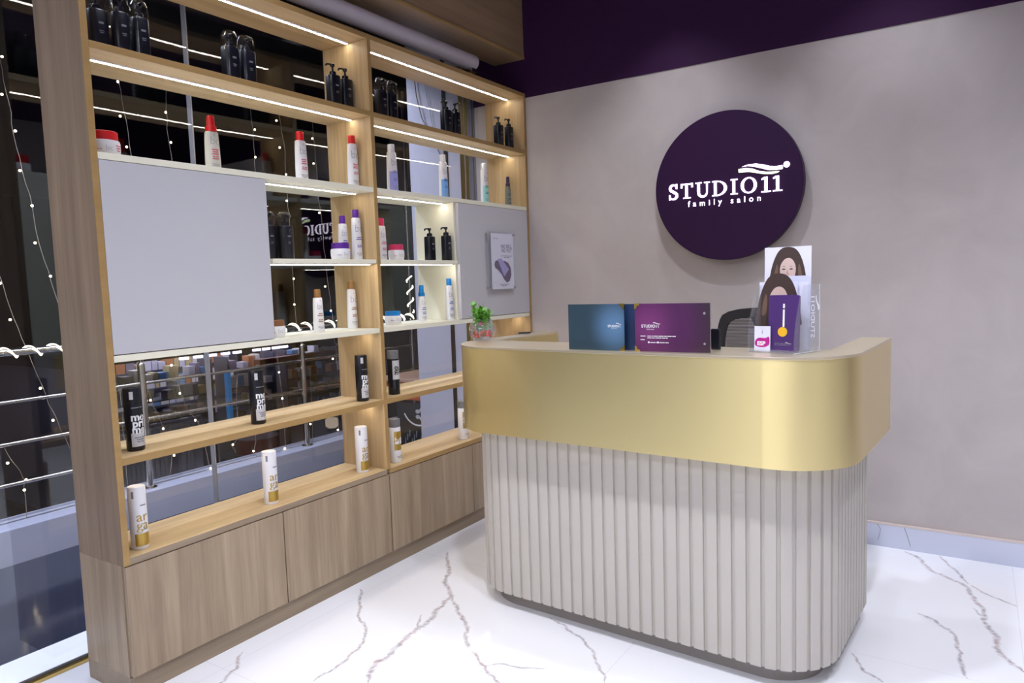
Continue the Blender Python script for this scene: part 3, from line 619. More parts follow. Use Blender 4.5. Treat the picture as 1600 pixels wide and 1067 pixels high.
# pen on the left arm of the counter
b = MB(); b.tube([(0, 0, 0), (.035, .05, 0)], .0045, 'black2', 8); o = b.build('pen'); o.location = (.475, -.905, 1.0966); tag(o, 'small black pen lying on the left arm of the counter', 'pen')

# menus
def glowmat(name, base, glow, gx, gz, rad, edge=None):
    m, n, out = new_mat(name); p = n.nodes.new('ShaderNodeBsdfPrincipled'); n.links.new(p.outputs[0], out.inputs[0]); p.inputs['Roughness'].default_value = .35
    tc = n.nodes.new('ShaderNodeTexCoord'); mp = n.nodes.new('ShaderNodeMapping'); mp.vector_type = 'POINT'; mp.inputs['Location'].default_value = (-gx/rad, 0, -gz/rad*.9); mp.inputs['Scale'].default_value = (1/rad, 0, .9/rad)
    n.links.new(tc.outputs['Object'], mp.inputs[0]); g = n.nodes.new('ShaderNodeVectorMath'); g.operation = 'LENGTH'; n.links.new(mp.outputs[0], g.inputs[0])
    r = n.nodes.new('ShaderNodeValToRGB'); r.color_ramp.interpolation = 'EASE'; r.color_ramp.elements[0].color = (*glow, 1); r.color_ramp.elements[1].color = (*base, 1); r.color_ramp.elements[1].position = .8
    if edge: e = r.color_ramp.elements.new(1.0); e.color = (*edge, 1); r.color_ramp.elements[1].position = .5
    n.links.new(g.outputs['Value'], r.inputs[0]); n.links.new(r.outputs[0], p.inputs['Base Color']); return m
goldc = prin('menu_gold_corner', (.75, .52, .12), .25, 1)
def wave(b, m, ox, oz, s, yy):
    lo = [(1.307, 1.876), (1.339, 1.88), (1.375, 1.872), (1.411, 1.853), (1.447, 1.844), (1.506, 1.84), (1.499, 1.834), (1.469, 1.829), (1.429, 1.834), (1.393, 1.845), (1.357, 1.855), (1.308, 1.857)]
    b.add([((x-1.23)*s+ox, yy, (z-1.79)*s+oz) for x, z in lo], [list(range(len(lo)))], m)
def cover(name, parent, w, h, mat, cornx, logo, sgn=-1, rot=0, loc=(0, 0, 0), extra=None, screws=None):
    b = MB(); b.box(0, w, -.002, .002, 0, h, mat); o = b.build(name, parent, bevel=.0006); o.location = loc; o.rotation_euler = (0, 0, rot)
    if logo:
        b = MB(); put_text(b, 'STUDIO11', logo[2], 'whiteprint', lambda x, y: (x+logo[0], -.0027, y+logo[1]), offset=.0003); put_text(b, 'family salon', logo[2]*.42, 'whiteprint', lambda x, y: (x+logo[0], -.0027, y+logo[1]-logo[2]*.55))
        wave(b, 'whiteprint', logo[0], logo[1]+.006, logo[2]*9.5, -.0027)
        if extra:
            put_text(b, '~4256354/53742', .0062, 'whiteprint', lambda x, y: (x+.045, -.0027, y+.052), align='LEFT')
            put_text(b, '~6//5', .0062, 'whiteprint', lambda x, y: (x+.02, -.0027, y+.052), align='LEFT')
            for q in (.050, .083):
                K = 12; b.add([(q+.0035*math.cos(2*PI*i/K), -.0027, .032+.0035*math.sin(2*PI*i/K)) for i in range(K)], [list(range(K))], 'whiteprint'); put_text(b, '~64', .006, 'whiteprint', lambda x, y: (x+q+.006, -.0027, y+.030), align='LEFT')
        b.build('print', o)
    if cornx is not None:
        for z, sz in ((0, 1), (h, -1)):
            b = MB(); L_ = .020; sx = 1 if cornx == 0 else -1; X = cornx
            tri = [(X-sx*.001, z-sz*.001), (X+sx*L_, z-sz*.001), (X+sx*L_*.75, z+sz*.007), (X+sx*.008, z+sz*.008), (X+sx*.007, z+sz*L_*.75), (X-sx*.001, z+sz*L_)]
            b.prism(tri, -.0034, .0034, goldc, lambda x, y, zz: (x, zz, y)); b.build('corner_guard', o)
    if screws:
        for z in (.030, h-.034):
            b = MB(); K = 14; v = [(screws+.0042*math.cos(2*PI*i/K), y, z+.0042*math.sin(2*PI*i/K)) for y in (-.002, -.0042) for i in range(K)]
            b.add(v, [(i, (i+1) % K, K+(i+1) % K, K+i) for i in range(K)]+[list(range(K, 2*K))], 'steel', True); b.build('binding_screw', o)
    return o
# heights: top of covers at z 1.254
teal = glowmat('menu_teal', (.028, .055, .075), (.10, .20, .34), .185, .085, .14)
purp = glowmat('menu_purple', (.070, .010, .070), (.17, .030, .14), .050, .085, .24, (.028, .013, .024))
navy = prin('menu_navy', (.012, .03, .09), .35)
MH = .165
mt = empty('salon_menu', loc2(1.075, -1.505), 'standing teal hardback menu with gold corners, left of the purple one on the counter', 'menu', 'standing menus on the counter', rz=-.03)
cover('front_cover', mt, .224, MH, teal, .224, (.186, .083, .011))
cover('back_cover', mt, .258, MH-.002, navy, None, None, rot=.12, loc=(.002, .006, 0))
mt = empty('salon_menu', loc2(1.338, -1.508), 'standing purple hardback menu with gold corners and binding screws on the counter', 'menu', 'standing menus on the counter', rz=.02)
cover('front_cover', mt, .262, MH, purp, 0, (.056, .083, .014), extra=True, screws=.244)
cover('back_cover', mt, .262, MH-.002, purp, None, None, rot=-.13, loc=(.0, .040, 0))

# phone
b = MB(); b.box(-.017, .017, -.006, .006, 0, .072, 'black'); o = b.build('desk_phone', bevel=.004); o.name = 'mobile_phone'; o.location = (1.585, -1.395, 1.092); o.rotation_euler = (0, 0, -.1); tag(o, 'black mobile phone standing upright right of the purple menu', 'phone')

# acrylic brochure holder
HR = -.36
LO_ = [(1.307, 1.876), (1.339, 1.88), (1.375, 1.872), (1.411, 1.853), (1.447, 1.844), (1.506, 1.84), (1.499, 1.834), (1.469, 1.829), (1.429, 1.834), (1.393, 1.845), (1.357, 1.855), (1.308, 1.857)]
bhd = empty('brochure_holder', loc2(1.702, -1.437), 'clear acrylic brochure holder with curved sides and etched logo near the counter right end', 'brochure holder', rz=HR)
HW = .166; side = [(0, 0)]
for i in range(11): t_ = i/10; side.append((.055*(t_**2.1), .215*t_))
side += [(.145, .218), (.145, 0)]
def sidepanel(x0, nm='side_panel'):
    b = MB(); b.prism(side, x0, x0+.003, 'acryl', lambda y, z, x: (x, y, z)); o = b.build(nm, bhd)
    b = MB(); b.tube([(x0+.0015, y, z) for y, z in side[:12]]+[(x0+.0015, .055, .215), (x0+.0015, .145, .216)], .0014, 'acryl_edge', 6); b.tube([(x0+.0015, .145, .216), (x0+.0015, .145, .002), (x0+.0015, 0, .002)], .0012, 'acryl_edge', 6); b.build('polished_edge', o); return o
sidepanel(0); sp_ = sidepanel(HW)
b = MB(); F = lambda x, y: (HW+.0036, .105-y, .11+x)
put_text(b, 'STUDIO11', .030, prin('etched_white', (.75, .75, .82), .6), lambda x, y: (HW+.0038, .092+y, .115+x), offset=.0003); put_text(b, 'family salon', .014, prin('etched_white_small', (.7, .7, .78), .6), lambda x, y: (HW+.0038, .076+y, .115+x)); b.add([(HW+.0038, .118+(z-1.83)*.45, .115+(x-1.23)*.24) for x, z in LO_], [list(range(len(LO_)))], prin('etched_wave', (.75, .75, .82), .6)); b.build('etched_logo', sp_)
b = MB(); b.box(.003, HW, .001, .145, 0, .003, 'acryl'); b.box(.003, HW, .004, .007, .003, .012, 'acryl'); b.box(.003, HW, .138, .141, .003, .20, 'acryl'); b.build('tray', bhd)
# printed cards
skin = prin('print_skin', (.62, .45, .40), .5); skin2 = prin('print_skin_shadow', (.45, .28, .24), .5); hair = prin('print_brown_hair', (.055, .032, .026), .45); hair2 = prin('print_hair_shine', (.15, .09, .06), .45)
cardw = prin('card_white', (.72, .71, .84), .4); cardp = prin('card_purple', (.065, .025, .14), .4); eyec = prin('print_eye', (.03, .02, .02), .4); lipc = prin('print_lip', (.45, .12, .14), .4)
magen = prin('print_magenta', (.45, .01, .25), .4); yel = prin('print_yellow', (.80, .45, .02), .4)
def ell(b, cx, cz, rx, rz, m, y, K=28, a0=0, a1=2*PI):
    b.add([(cx+rx*math.cos(a0+(a1-a0)*i/K), y, cz+rz*math.sin(a0+(a1-a0)*i/K)) for i in range(K)], [list(range(K))], m)
def poly(b, pts, m, y): b.add([(x, y, z) for x, z in pts], [list(range(len(pts)))], m)
def smooth(pts, it=2):
    for _ in range(it):
        q = []
        for i in range(len(pts)):
            a, c = pts[i], pts[(i+1) % len(pts)]; q += [(a[0]*.75+c[0]*.25, a[1]*.75+c[1]*.25), (a[0]*.25+c[0]*.75, a[1]*.25+c[1]*.75)]
        pts = q
    return pts
def on_holder(dx, dy, dz=.0042): c, s_ = math.cos(HR), math.sin(HR); return (1.702+dx*c-dy*s_, -1.437+dx*s_+dy*c, 1.092+dz)
def face_print(b, W, z0, s):     # woman's portrait, generic; z0 chin height
    poly(b, smooth([(-.70*s, z0-.35*s), (-.62*s, z0+.15*s), (-.50*s, z0+.75*s), (-.28*s, z0+1.20*s), (.02*s, z0+1.28*s), (.32*s, z0+1.18*s), (.52*s, z0+.75*s), (.63*s, z0+.15*s), (.70*s, z0-.35*s)]), hair, -.0009)
    poly(b, smooth([(-.50*s, z0+.05*s), (-.44*s, z0+.42*s), (-.34*s, z0+.75*s), (-.30*s, z0+.42*s), (-.36*s, z0+.05*s)]), hair2, -.0010); poly(b, smooth([(.52*s, z0+.05*s), (.47*s, z0+.42*s), (.38*s, z0+.75*s), (.34*s, z0+.42*s), (.40*s, z0+.05*s)]), hair2, -.0010)
    poly(b, smooth([(-.10*s, z0-.02*s), (-.25*s, z0+.28*s), (-.26*s, z0+.6*s), (-.12*s, z0+.84*s), (.05*s, z0+.9*s), (.2*s, z0+.80*s), (.29*s, z0+.55*s), (.25*s, z0+.24*s), (.1*s, z0-.02*s)]), skin, -.0011)
    for sx in (-1, 1):
        ell(b, sx*.125*s, z0+.50*s, .060*s, .022*s, eyec, -.0013, 14); poly(b, [(sx*.05*s, z0+.575*s), (sx*.12*s, z0+.61*s), (sx*.20*s, z0+.58*s), (sx*.12*s, z0+.59*s)], hair, -.0013)
    poly(b, [(-.01*s, z0+.50*s), (.03*s, z0+.36*s), (.05*s, z0+.31*s), (-.04*s, z0+.31*s)], skin2, -.0012); ell(b, 0, z0+.19*s, .085*s, .026*s, lipc, -.0013, 16)
def card(name, w, h, loc, mat, fn, label, lean=0, rz=HR, rad=0, group='brochures in the acrylic holder', t=.0016, cat='brochure'):
    b = MB()
    if rad:
        pts = []
        for cx, cz, a0 in ((w/2-rad, rad, 1.5*PI), (w/2-rad, h-rad, 0), (-w/2+rad, h-rad, .5*PI), (-w/2+rad, rad, PI)):
            pts += [(cx+rad*math.cos(a0+PI/2*i/5), cz+rad*math.sin(a0+PI/2*i/5)) for i in range(6)]
        b.prism(pts, 0, t, mat, lambda x, z, y: (x, y, z))
    else: b.box(-w/2, w/2, 0, t, 0, h, mat)
    e = empty(name, loc, label, cat, group, rz); e.rotation_euler = (lean, 0, rz); b.build('card', e)
    b = MB(); fn(b); b.build('print', e); return e
card('portrait_brochure', .148, .335, on_holder(.076, .106), cardw, lambda b: face_print(b, .15, .215, .095), 'tall white card showing a brown-haired woman, backmost in the acrylic holder', -.03, HR+.28)
card('portrait_brochure', .125, .222, on_holder(.056, .085), cardw, lambda b: face_print(b, .13, .105, .115), 'white card with a partly hidden woman, in front of the tall portrait card', -.03, HR+.22)
card('folded_brochure', .115, .240, on_holder(.095, .103), prin('card_pale_lilac', (.62, .64, .80), .4), lambda b: poly(b, [(-.05, .01), (.05, .01), (.05, .22), (-.05, .22)], cardw, -.0006), 'plain pale lilac brochure with rounded top standing behind the purple one', -.03, HR+.24, .008)
def pur(b):
    put_text(b, '~82', .014, 'whiteprint', lambda x, y: (-y+.004, -.0006, x+.115), offset=.0001); ell(b, -.002, .062, .0155, .0155, yel, -.0008, 24)
    put_text(b, 'STUDIO11', .012, 'greyprint', lambda x, y: (x, -.0006, y+.018)); wave(b, 'silver', 0, .020, .10, -.0007)
card('purple_brochure', .098, .180, on_holder(.100, .045), cardp, pur, 'dark purple brochure with yellow disc and rounded top in the acrylic holder', -.06, HR+.18, .007, t=.012)
def sm(b):
    poly(b, smooth([(-.024, .012), (-.024, .034), (-.01, .044), (.01, .040), (.024, .05), (.024, .012)]), magen, -.0006); put_text(b, 'ESP', .018, 'whiteprint', lambda x, y: (x-.003, -.0009, y+.018), offset=.0008); put_text(b, 'i', .022, 'greyprint', lambda x, y: (x, -.0008, y+.055))
card('small_price_card', .052, .080, on_holder(.040, .022), cardw, sm, 'small white and magenta card at the lower left of the acrylic holder', -.05, HR+.25, cat='card')

# ------------------------------------------------------------------ chair behind the counter
ch = empty('office_chair', (1.50, -.46, 0), 'black mesh-backed office chair behind the counter, in front of the wall', 'chair')
b = MB(); fr = smooth([(-.205, .86), (-.21, 1.10), (-.165, 1.188), (.165, 1.188), (.21, 1.10), (.205, .86), (.15, .80), (-.15, .80)], 2)
inn = [(x*.83, (z-1.0)*.80+.995) for x, z in fr]; K = len(fr)
v = []
for y in (.04, .062): v += [(x, y+.3*max(0, abs(x)-.08)**2*-1.5, z) for x, z in fr]+[(x, y+.3*max(0, abs(x)-.08)**2*-1.5, z) for x, z in inn]
f = []
for i in range(K):
    j = (i+1) % K
    f += [(i, j, K+j, K+i), (2*K+i, 3*K+i, 3*K+j, 2*K+j), (i, 2*K+i, 2*K+j, j), (K+i, K+j, 3*K+j, 3*K+i)]
b.add(v, f, 'black2', True); b.build('back_frame', ch)
b = MB(); q = .858
while q < 1.140:
    b.box(-.168, .168, .050, .052, q, q+.0035, 'black2'); q += .0055
b.build('mesh_back', ch)
b = MB(); b.tube([(-.05, .072, 1.16), (.02, .085, 1.02), (.03, .09, .90), (.0, .09, .80)], .017, 'black2', 8); b.tube([(.15, .075, 1.15), (.09, .085, 1.02), (.03, .09, .90)], .012, 'black2', 8); b.box(-.16, .16, .046, .075, .955, .985, 'black2'); b.box(-.15, .15, .038, .046, .945, .955, 'silver'); b.tube([(0, .09, .82), (0, .08, .5), (0, .0, .44)], .022, 'black2', 8); b.build('back_support', ch)
b = MB(); b.prism(smooth([(-.23, -.42), (.23, -.42), (.24, .02), (-.24, .02)], 2), .45, .52, 'black2'); b.build('seat', ch, bevel=.015)
for sx in (-1, 1):
    b = MB(); b.tube([(sx*.24, -.02, .47), (sx*.29, -.05, .5), (sx*.29, -.08, .67)], .014, 'black2', 8); b.box(sx*.29-.03, sx*.29+.03, -.24, -.0, .67, .70, 'black2'); b.build('armrest', ch)
b = MB(); b.lathe([(.028, .10), (.028, .28), (.02, .28), (.02, .45)], 'black2', 16, (0, -.2, 0)); b.build('gas_column', ch)
for k in range(5):
    a = 2*PI*k/5+.3; ex, ey = .28*math.cos(a), -.2+.28*math.sin(a)
    b = MB(); b.tube([(0, -.2, .11), (ex, ey, .075)], .018, 'black2', 8); b.build('base_leg', ch)
    b = MB(); b.sphere((ex, ey, .03), .03, 'black2', 12, 8); b.build('caster', ch)

# ------------------------------------------------------------------ round sign
sg = empty('round_sign', (1.24, 0, 1.80), 'round dark purple sign with lit white STUDIO11 family salon lettering on the back wall', 'sign')
b = MB(); K = 96; R_ = .378
v = [(R_*q*math.cos(2*PI*i/K), y, R_*q*math.sin(2*PI*i/K)) for q, y in ((.995, -.03), (1, -.032), (1, -.083), (.994, -.085)) for i in range(K)]
b.add(v, [(j*K+i, j*K+(i+1) % K, (j+1)*K+(i+1) % K, (j+1)*K+i) for j in range(3) for i in range(K)]+[list(range(K)), list(range(3*K, 4*K))], 'signp', True); b.build('disc', sg)
b = MB(); b.lathe([(.20, 0), (.20, .03)], 'black2', 40); o = b.build('mounting_box', sg); o.rotation_euler = (PI/2, 0, 0)
# serif capitals, unit cap height, drawn as outlines
def rect(x0, x1, y0, y1): return [(x0, y0), (x1, y0), (x1, y1), (x0, y1)]
def stroke(pts, ws):
    Lh, Rh = [], []
    for i, p in enumerate(pts):
        a = pts[max(i-1, 0)]; c = pts[min(i+1, len(pts)-1)]; dx, dy = c[0]-a[0], c[1]-a[1]; l = math.hypot(dx, dy); nx, ny = -dy/l, dx/l; w_ = ws[i]/2
        Lh.append((p[0]+nx*w_, p[1]+ny*w_)); Rh.append((p[0]-nx*w_, p[1]-ny*w_))
    return [[Lh[i], Lh[i+1], Rh[i+1], Rh[i]] for i in range(len(pts)-1)]
def arcpts(cx, cy, rx, ry, a0, a1, n=16): return [(cx+rx*math.cos(math.radians(a0+(a1-a0)*i/n)), cy+ry*math.sin(math.radians(a0+(a1-a0)*i/n))) for i in range(n+1)]
def glyph(c):
    S_ = .15; s = .068
    if c == 'T': return [rect(.30, .30+S_, 0, 1), rect(0, .79, 1-s*1.2, 1), rect(.16, .63, 0, s), rect(0, .09, .72, 1), rect(.70, .79, .72, 1)], .79
    if c == 'I': return [rect(.11, .11+S_, 0, 1), rect(0, .41, 0, s), rect(0, .41, 1-s, 1)], .41
    if c == 'D':
        p = arcpts(.30, .5, .47, .455, -90, 90, 18); ws = [.07+.09*math.cos(math.radians(-90+10*i))**2 for i in range(19)]
        return [rect(.10, .10+S_, 0, 1), rect(0, .32, 0, s), rect(0, .32, 1-s, 1)]+stroke(p, ws), .88
    if c == 'U':
        p = [(.20, 1), (.20, .35)]+arcpts(.48, .33, .28, .285, 180, 360, 14)+[(.76, 1)]; ws = [.165, .165]+[.165-.09*i/14 for i in range(15)]+[.10]
        return [rect(0, .40, 1-s, 1), rect(.58, .95, 1-s, 1)]+stroke(p, ws), .95
    if c == 'O':
        p = arcpts(.5, .5, .41, .465, 0, 360, 36); ws = [.07+.11*math.cos(math.radians(10*i))**2 for i in range(37)]; return stroke(p, ws), 1.0
    if c == '1': return [rect(.21, .40, 0, 1), rect(0, .62, 0, s), [(.02, .82), (.20, .86), (.24, 1), (.20, 1), (.02, .90)]], .62
    if c == 'S':
        p = arcpts(.30, .74, .20, .205, 25, 250, 14)+arcpts(.29, .255, .225, .215, 70, -155, 14)
        n_ = len(p); ws = [.08+.08*math.sin(PI*i/(n_-1))**1.2 for i in range(n_)]
        return stroke(p, ws)+[rect(.46, .54, .68, 1), rect(.03, .11, 0, .32)], .60
for idx, (c, x0, x1, z0, z1) in enumerate([('S', .936, .989, 1.752, 1.834), ('T', 1.004, 1.069, 1.753, 1.831), ('U', 1.084, 1.159, 1.752, 1.83), ('D', 1.172, 1.25, 1.752, 1.829), ('I', 1.267, 1.302, 1.752, 1.829), ('O', 1.318, 1.397, 1.751, 1.831), ('1', 1.419, 1.465, 1.749, 1.824), ('1', 1.475, 1.520, 1.749, 1.824)]):
    g, w_ = glyph(c); b = MB(); sx = (x1-x0)/w_; sz = z1-z0
    for gi, pl in enumerate(g): b.prism([(x0-1.24+x*sx, z0-1.80+y*sz) for x, y in pl], .085, .0895+.0001*(gi % 3), 'sign_led', lambda x, y, z: (x, -z, y))
    b.build('letter_'+({'1': 'one'}.get(c, c.lower())), sg)
b = MB(); put_text(b, 'family salon', .042, 'sign_led', lambda x, y: (x-.010, -.0875, y-.091), offset=.0002, spacing=1.78)
b.build('small_lettering', sg)
lo = [(1.307, 1.876), (1.339, 1.88), (1.375, 1.872), (1.411, 1.853), (1.447, 1.844), (1.506, 1.84), (1.499, 1.834), (1.469, 1.829), (1.429, 1.834), (1.393, 1.845), (1.357, 1.855), (1.308, 1.857)]
lo = [(x, 1.858+(z-1.858)*.86+.002) for x, z in lo]
hi = [(1.325, 1.884), (1.353, 1.893), (1.393, 1.893), (1.429, 1.884), (1.46, 1.871), (1.491, 1.866), (1.521, 1.868), (1.521, 1.848), (1.491, 1.846), (1.456, 1.849), (1.42, 1.864), (1.384, 1.878), (1.353, 1.885)]
hi = [(x, 1.868+(z-1.868)*.86+.004) for x, z in hi]
for nm, pl, mt_ in (('green_wave', lo, 'sign_led_g'), ('white_wave', hi, 'sign_led')):
    b = MB(); b.prism([(x-1.24, z-1.80) for x, z in pl], .085, .089, mt_, lambda x, y, z: (x, -z, y)); b.build(nm, sg)
b = MB(); b.prism(arcpts(.300, .074, .0142, .0142, 0, 345, 23), .085, .089, 'sign_led', lambda x, y, z: (x, -z, y)); put_text(b, 'R', .02, 'signp', lambda x, y: (x+.299, -.0895, y+.066)); b.build('registered_mark', sg)

# ------------------------------------------------------------------ outside: corridor, railing, atrium
struct(bx('floor_corridor', -1.74, -.66, -6, 6, -.08, -.001, 'darkfloor'))
struct(bx('floor_threshold_outside', -.66, -.64, 0, 6, -.08, -.001, 'darkfloor'))
cb = bx('curb', -1.98, -1.735, -6, 6, -.35, .182, 'curb', bevel=.004); cb.name = 'trim_5'; struct(cb)
rl = empty('railing', (-1.814, -1.0, .182), 'stainless steel railing with round horizontal rails on the corridor curb outside the glass', 'railing')
for z in (.390, .600, .815, 1.067):
    b = MB(); b.tube([(0, -5, z-.182), (0, 7, z-.182)], .019 if z > 1 else .010, 'steel', 12); b.build('handrail' if z > 1 else 'rail', rl)
for y in (-4.1, -2.8, -1.485, -.276, .95, 2.2):
    b = MB(); hh = .74 if y != .95 else 2.8; b.tube([(0, y+1, 0), (0, y+1, hh)], .021, 'steel', 14); b.lathe([(.040, 0), (.040, .006), (.022, .008)], 'steel', 20, (0, y+1, 0)); b.sphere((0, y+1, hh), .021, 'steel', 14, 8); b.build('post', rl)
    b = MB(); b.tube([(0, y+1, .70), (0, y+1, .885)], .008, 'steel', 8); b.build('handrail_bracket', rl)
# rope light spiralling along the handrail
def helix(axis, p0, p1, r, turns, n):
    out_ = []
    for i in range(n+1):
        t_ = i/n; a = 2*PI*turns*t_; q = p0+(p1-p0)*t_
        out_.append((-1.814+r*math.cos(a), q, 1.067-r*math.sin(a)) if axis == 'y' else (-1.814+r*math.cos(a), .95+r*math.sin(a), q))
    return out_
t = empty('rope_light', (0, 0, 0), 'glowing rope light spiralled around the handrail outside the glass', 'rope light')
b = MB(); b.tube(helix('y', -4, 1, .027, 5/.115, 900), .0036, 'rope', 6); b.build('tube', t)
t = empty('rope_light', (0, 0, 0), 'glowing rope light spiralled up the tall steel post behind the right bay', 'rope light')
b = MB(); b.tube(helix('z', 1.10, 1.42, .027, 3, 60), .004, 'rope', 6); b.build('tube', t)

# fairy light strands hanging outside
ST = [([(-2.082, 2.656), (-2.061, 2.566), (-2.027, 2.188), (-2.003, 2.011), (-1.974, 1.814), (-1.945, 1.596), (-1.911, 1.425), (-1.869, 1.214), (-1.84, 1.0)], [(-2.051, 2.575), (-2.067, 2.384), (-2.02, 2.208), (-2.015, 2.006), (-1.972, 1.828), (-1.973, 1.633), (-1.912, 1.456)], 'seen left of the shelving, upper slanting strand'),
([(-2.222, 1.623), (-2.151, 1.456), (-2.12, 1.303), (-2.058, 1.074), (-1.986, 0.814), (-1.927, 0.62), (-1.89, 0.505)], [(-2.154, 1.423), (-2.123, 1.234), (-2.01, 0.859), (-1.962, 0.676)], 'seen left of the shelving, crossing the handrail'),
([(-2.208, 0.581), (-2.171, 0.498), (-2.126, 0.391), (-2.128, 0.288), (-2.131, 0.171)], [(-2.195, 0.494), (-2.117, 0.386), (-2.13, 0.334), (-2.131, 0.174)], 'left of the shelving, lowest one, reaching the curb'),
([(-1.453, 2.7), (-1.453, 2.583), (-1.44, 2.422), (-1.417, 2.224), (-1.412, 2.15), (-1.43, 1.5), (-1.437, 0.838), (-1.395, 0.656), (-1.34, 0.514), (-1.303, 0.337), (-1.321, 0.219)], [(-1.461, 2.574), (-1.462, 2.378), (-1.438, 2.206), (-1.411, 0.698), (-1.344, 0.511), (-1.286, 0.329)], 'first strand right of the left upright'),
([(-1.172, 2.7), (-1.172, 2.57), (-1.172, 2.354), (-1.157, 2.116), (-1.2, 1.5), (-1.232, 0.811), (-1.179, 0.599), (-1.105, 0.511), (-1.052, 0.238), (-1.047, 0.172)], [(-1.177, 2.45), (-1.157, 2.271), (-1.218, 0.712), (-1.126, 0.523), (-1.042, 0.188), (-1.26, .895)], 'second strand right of the left upright'),
([(-0.56, 2.7), (-0.56, 2.579), (-0.54, 2.432), (-0.544, 2.171), (-0.546, 1.93), (-.6, 1.3), (-.68, .7), (-0.676, 0.332), (-0.693, 0.245), (-0.677, 0.178)], [(-0.528, 2.447), (-0.537, 2.259), (-0.685, 0.569), (-0.705, 0.229)], 'strand behind the middle of the left bay'),
([(-.8, .75), (-0.831, 0.328), (-0.873, 0.31), (-0.847, 0.252)], [(-0.863, 0.308)], 'short strand ending below the lower wooden shelf'),
([(-1.59, .80), (-1.588, 0.343), (-1.587, 0.208)], [(-1.589, 0.189)], 'short straight strand beside the first railing post'),
([(-0.307, 2.7), (-0.307, 2.58), (-0.283, 2.358), (-0.278, 2.041), (-0.27, 1.673), (-0.271, 1.347), (-0.269, 1.055), (-0.467, 0.941), (-0.439, 0.706), (-0.423, 0.47), (-0.432, 0.188)], [(-0.338, 2.539), (-0.323, 2.353), (-0.28, 2.168), (-0.288, 1.98), (-0.266, 1.417), (-0.274, 1.229), (-0.448, 0.749), (-0.433, 0.556), (-0.437, 0.19)], 'long strand seen left of the reflected sign'),
([(-0.003, 2.7), (-0.003, 2.538), (0.005, 2.303), (0.016, 2.018), (0.049, 1.583), (0.063, 1.338), (0.098, 0.988), (0.113, 0.735), (0.122, 0.581), (.09, .331), (.09, .126)], [(-0.015, 2.461), (-0.016, 2.277), (0.015, 1.912), (0.032, 1.353), (0.077, 1.164), (0.07, 0.79), (0.083, .225)], 'long strand seen just left of the middle upright'),
([(-0.162, 0.75), (-0.162, 0.425), (-0.174, 0.182)], [(-0.188, 0.322)], 'short strand beside the second railing post')]
bulb_me = None
for pts, bl, where in ST:
    t = empty('fairy_light_strand', (-1.87, pts[0][0], pts[0][1]), 'warm fairy light wire outside the glass, '+where, 'string lights', 'fairy light strands')
    b = MB(); P3 = []
    rr = random.Random(int(abs(pts[0][0])*1000))
    for (a, c), (d, e) in zip(pts[:-1], pts[1:]):
        K = max(2, int(math.hypot(d-a, e-c)/.05))
        for i in range(K): P3.append((rr.uniform(-.004, .004), a+(d-a)*i/K-pts[0][0]+rr.uniform(-.005, .005), c+(e-c)*i/K-pts[0][1]))
    P3.append((0, pts[-1][0]-pts[0][0], pts[-1][1]-pts[0][1])); b.tube(P3, .0014, 'wire', 5); b.build('wire', t)
    for y, z in bl:
        if bulb_me is None:
            b = MB(); b.sphere((0, 0, 0), .0062, 'bulb', 10, 6); o = b.build('bulb', t); bulb_me = o.data
        else:
            o = bpy.data.objects.new('bulb', bulb_me); C.objects.link(o); o.parent = t
        o.location = (0, y-pts[0][0], z-pts[0][1])

# return wall outside, right behind the shelving end
rw = bx('wall_corridor_return', -.94, -.40, .0, .10, -.001, 3.2, 'lilacwall'); struct(rw)
bx('joint_strip', -.640, -.610, -.006, .001, 0, 3.1, 'black2', rw); b = MB(); b.box(-.505, -.475, -.008, .001, 0, 3.1, 'gold'); b.box(-.462, -.440, -.008, .001, 0, 3.1, 'gold'); b.build('gold_profile', rw)
b = MB(); b.box(-.43, -.40, -.012, .001, 0, 3.1, prin('pale_metal_profile', (.5, .48, .55), .25, .7)); b.build('pale_profile', rw)
b = MB(); b.tube([(-.86, -.012, 2.75), (-.84, -.02, 2.60), (-.80, -.02, 2.45), (-.72, -.02, 2.32), (-.64, -.02, 2.16)], .0035, prin('hanging_cable_grey', (.18, .14, .10), .5), 7)
o = b.build('cable'); tag(o, 'loose brown cable hanging across the pale wall behind the right bay', 'cable')
b = MB(); b.tube([(-.79, -.012, 2.75), (-.74, -.012, 2.5), (-.70, -.012, 2.30)], .002, prin('hanging_cable_pale', (.45, .42, .5), .5), 6)
o = b.build('cable'); tag(o, 'thin pale cable hanging beside the brown one behind the right bay', 'cable')
# things outside behind the right bay
t = empty('orange_table', (-1.40, .52, .0), 'low orange table with pale top outside the glass behind the right bay', 'table')
for lx in (-.18, .18):
    for ly in (-.2, .2): b = MB(); b.box(lx-.012, lx+.012, ly-.012, ly+.012, 0, .46, 'black2'); b.build('leg', t)
b = MB(); b.box(-.20, .20, -.22, .22, .46, .60, prin('orange_plastic', (.70, .14, .03), .4)); b.build('apron', t, bevel=.01)
b = MB(); b.box(-.22, .22, -.24, .24, .60, .63, prin('pale_orange_lid', (.62, .38, .28), .4)); b.build('table_top', t, bevel=.006)
t = empty('standing_banner', (-1.12, .17, -.001), 'dark standing poster board with white swirl and olive edge, outside behind the right bay', 'banner')
b = MB(); b.box(-.19, .19, -.012, 0, .0, .47, 'black2'); b.build('board', t)
b = MB(); b.add([(x, -.013, z) for x, z in ((.09, .02), (.17, .02), (.17, .44), (.14, .44))], [(0, 1, 2, 3)], prin('olive_stripe', (.22, .20, .05), .5))
for i in range(12):
    a0 = 1.15*PI+.7*PI*i/12; a1 = 1.15*PI+.7*PI*(i+1)/12
    b.add([(.02+r_*math.cos(a), -.0135, .46+r_*math.sin(a)) for a, r_ in ((a0, .155), (a1, .155), (a1, .143), (a0, .143))], [(0, 1, 2, 3)], 'whiteprint')
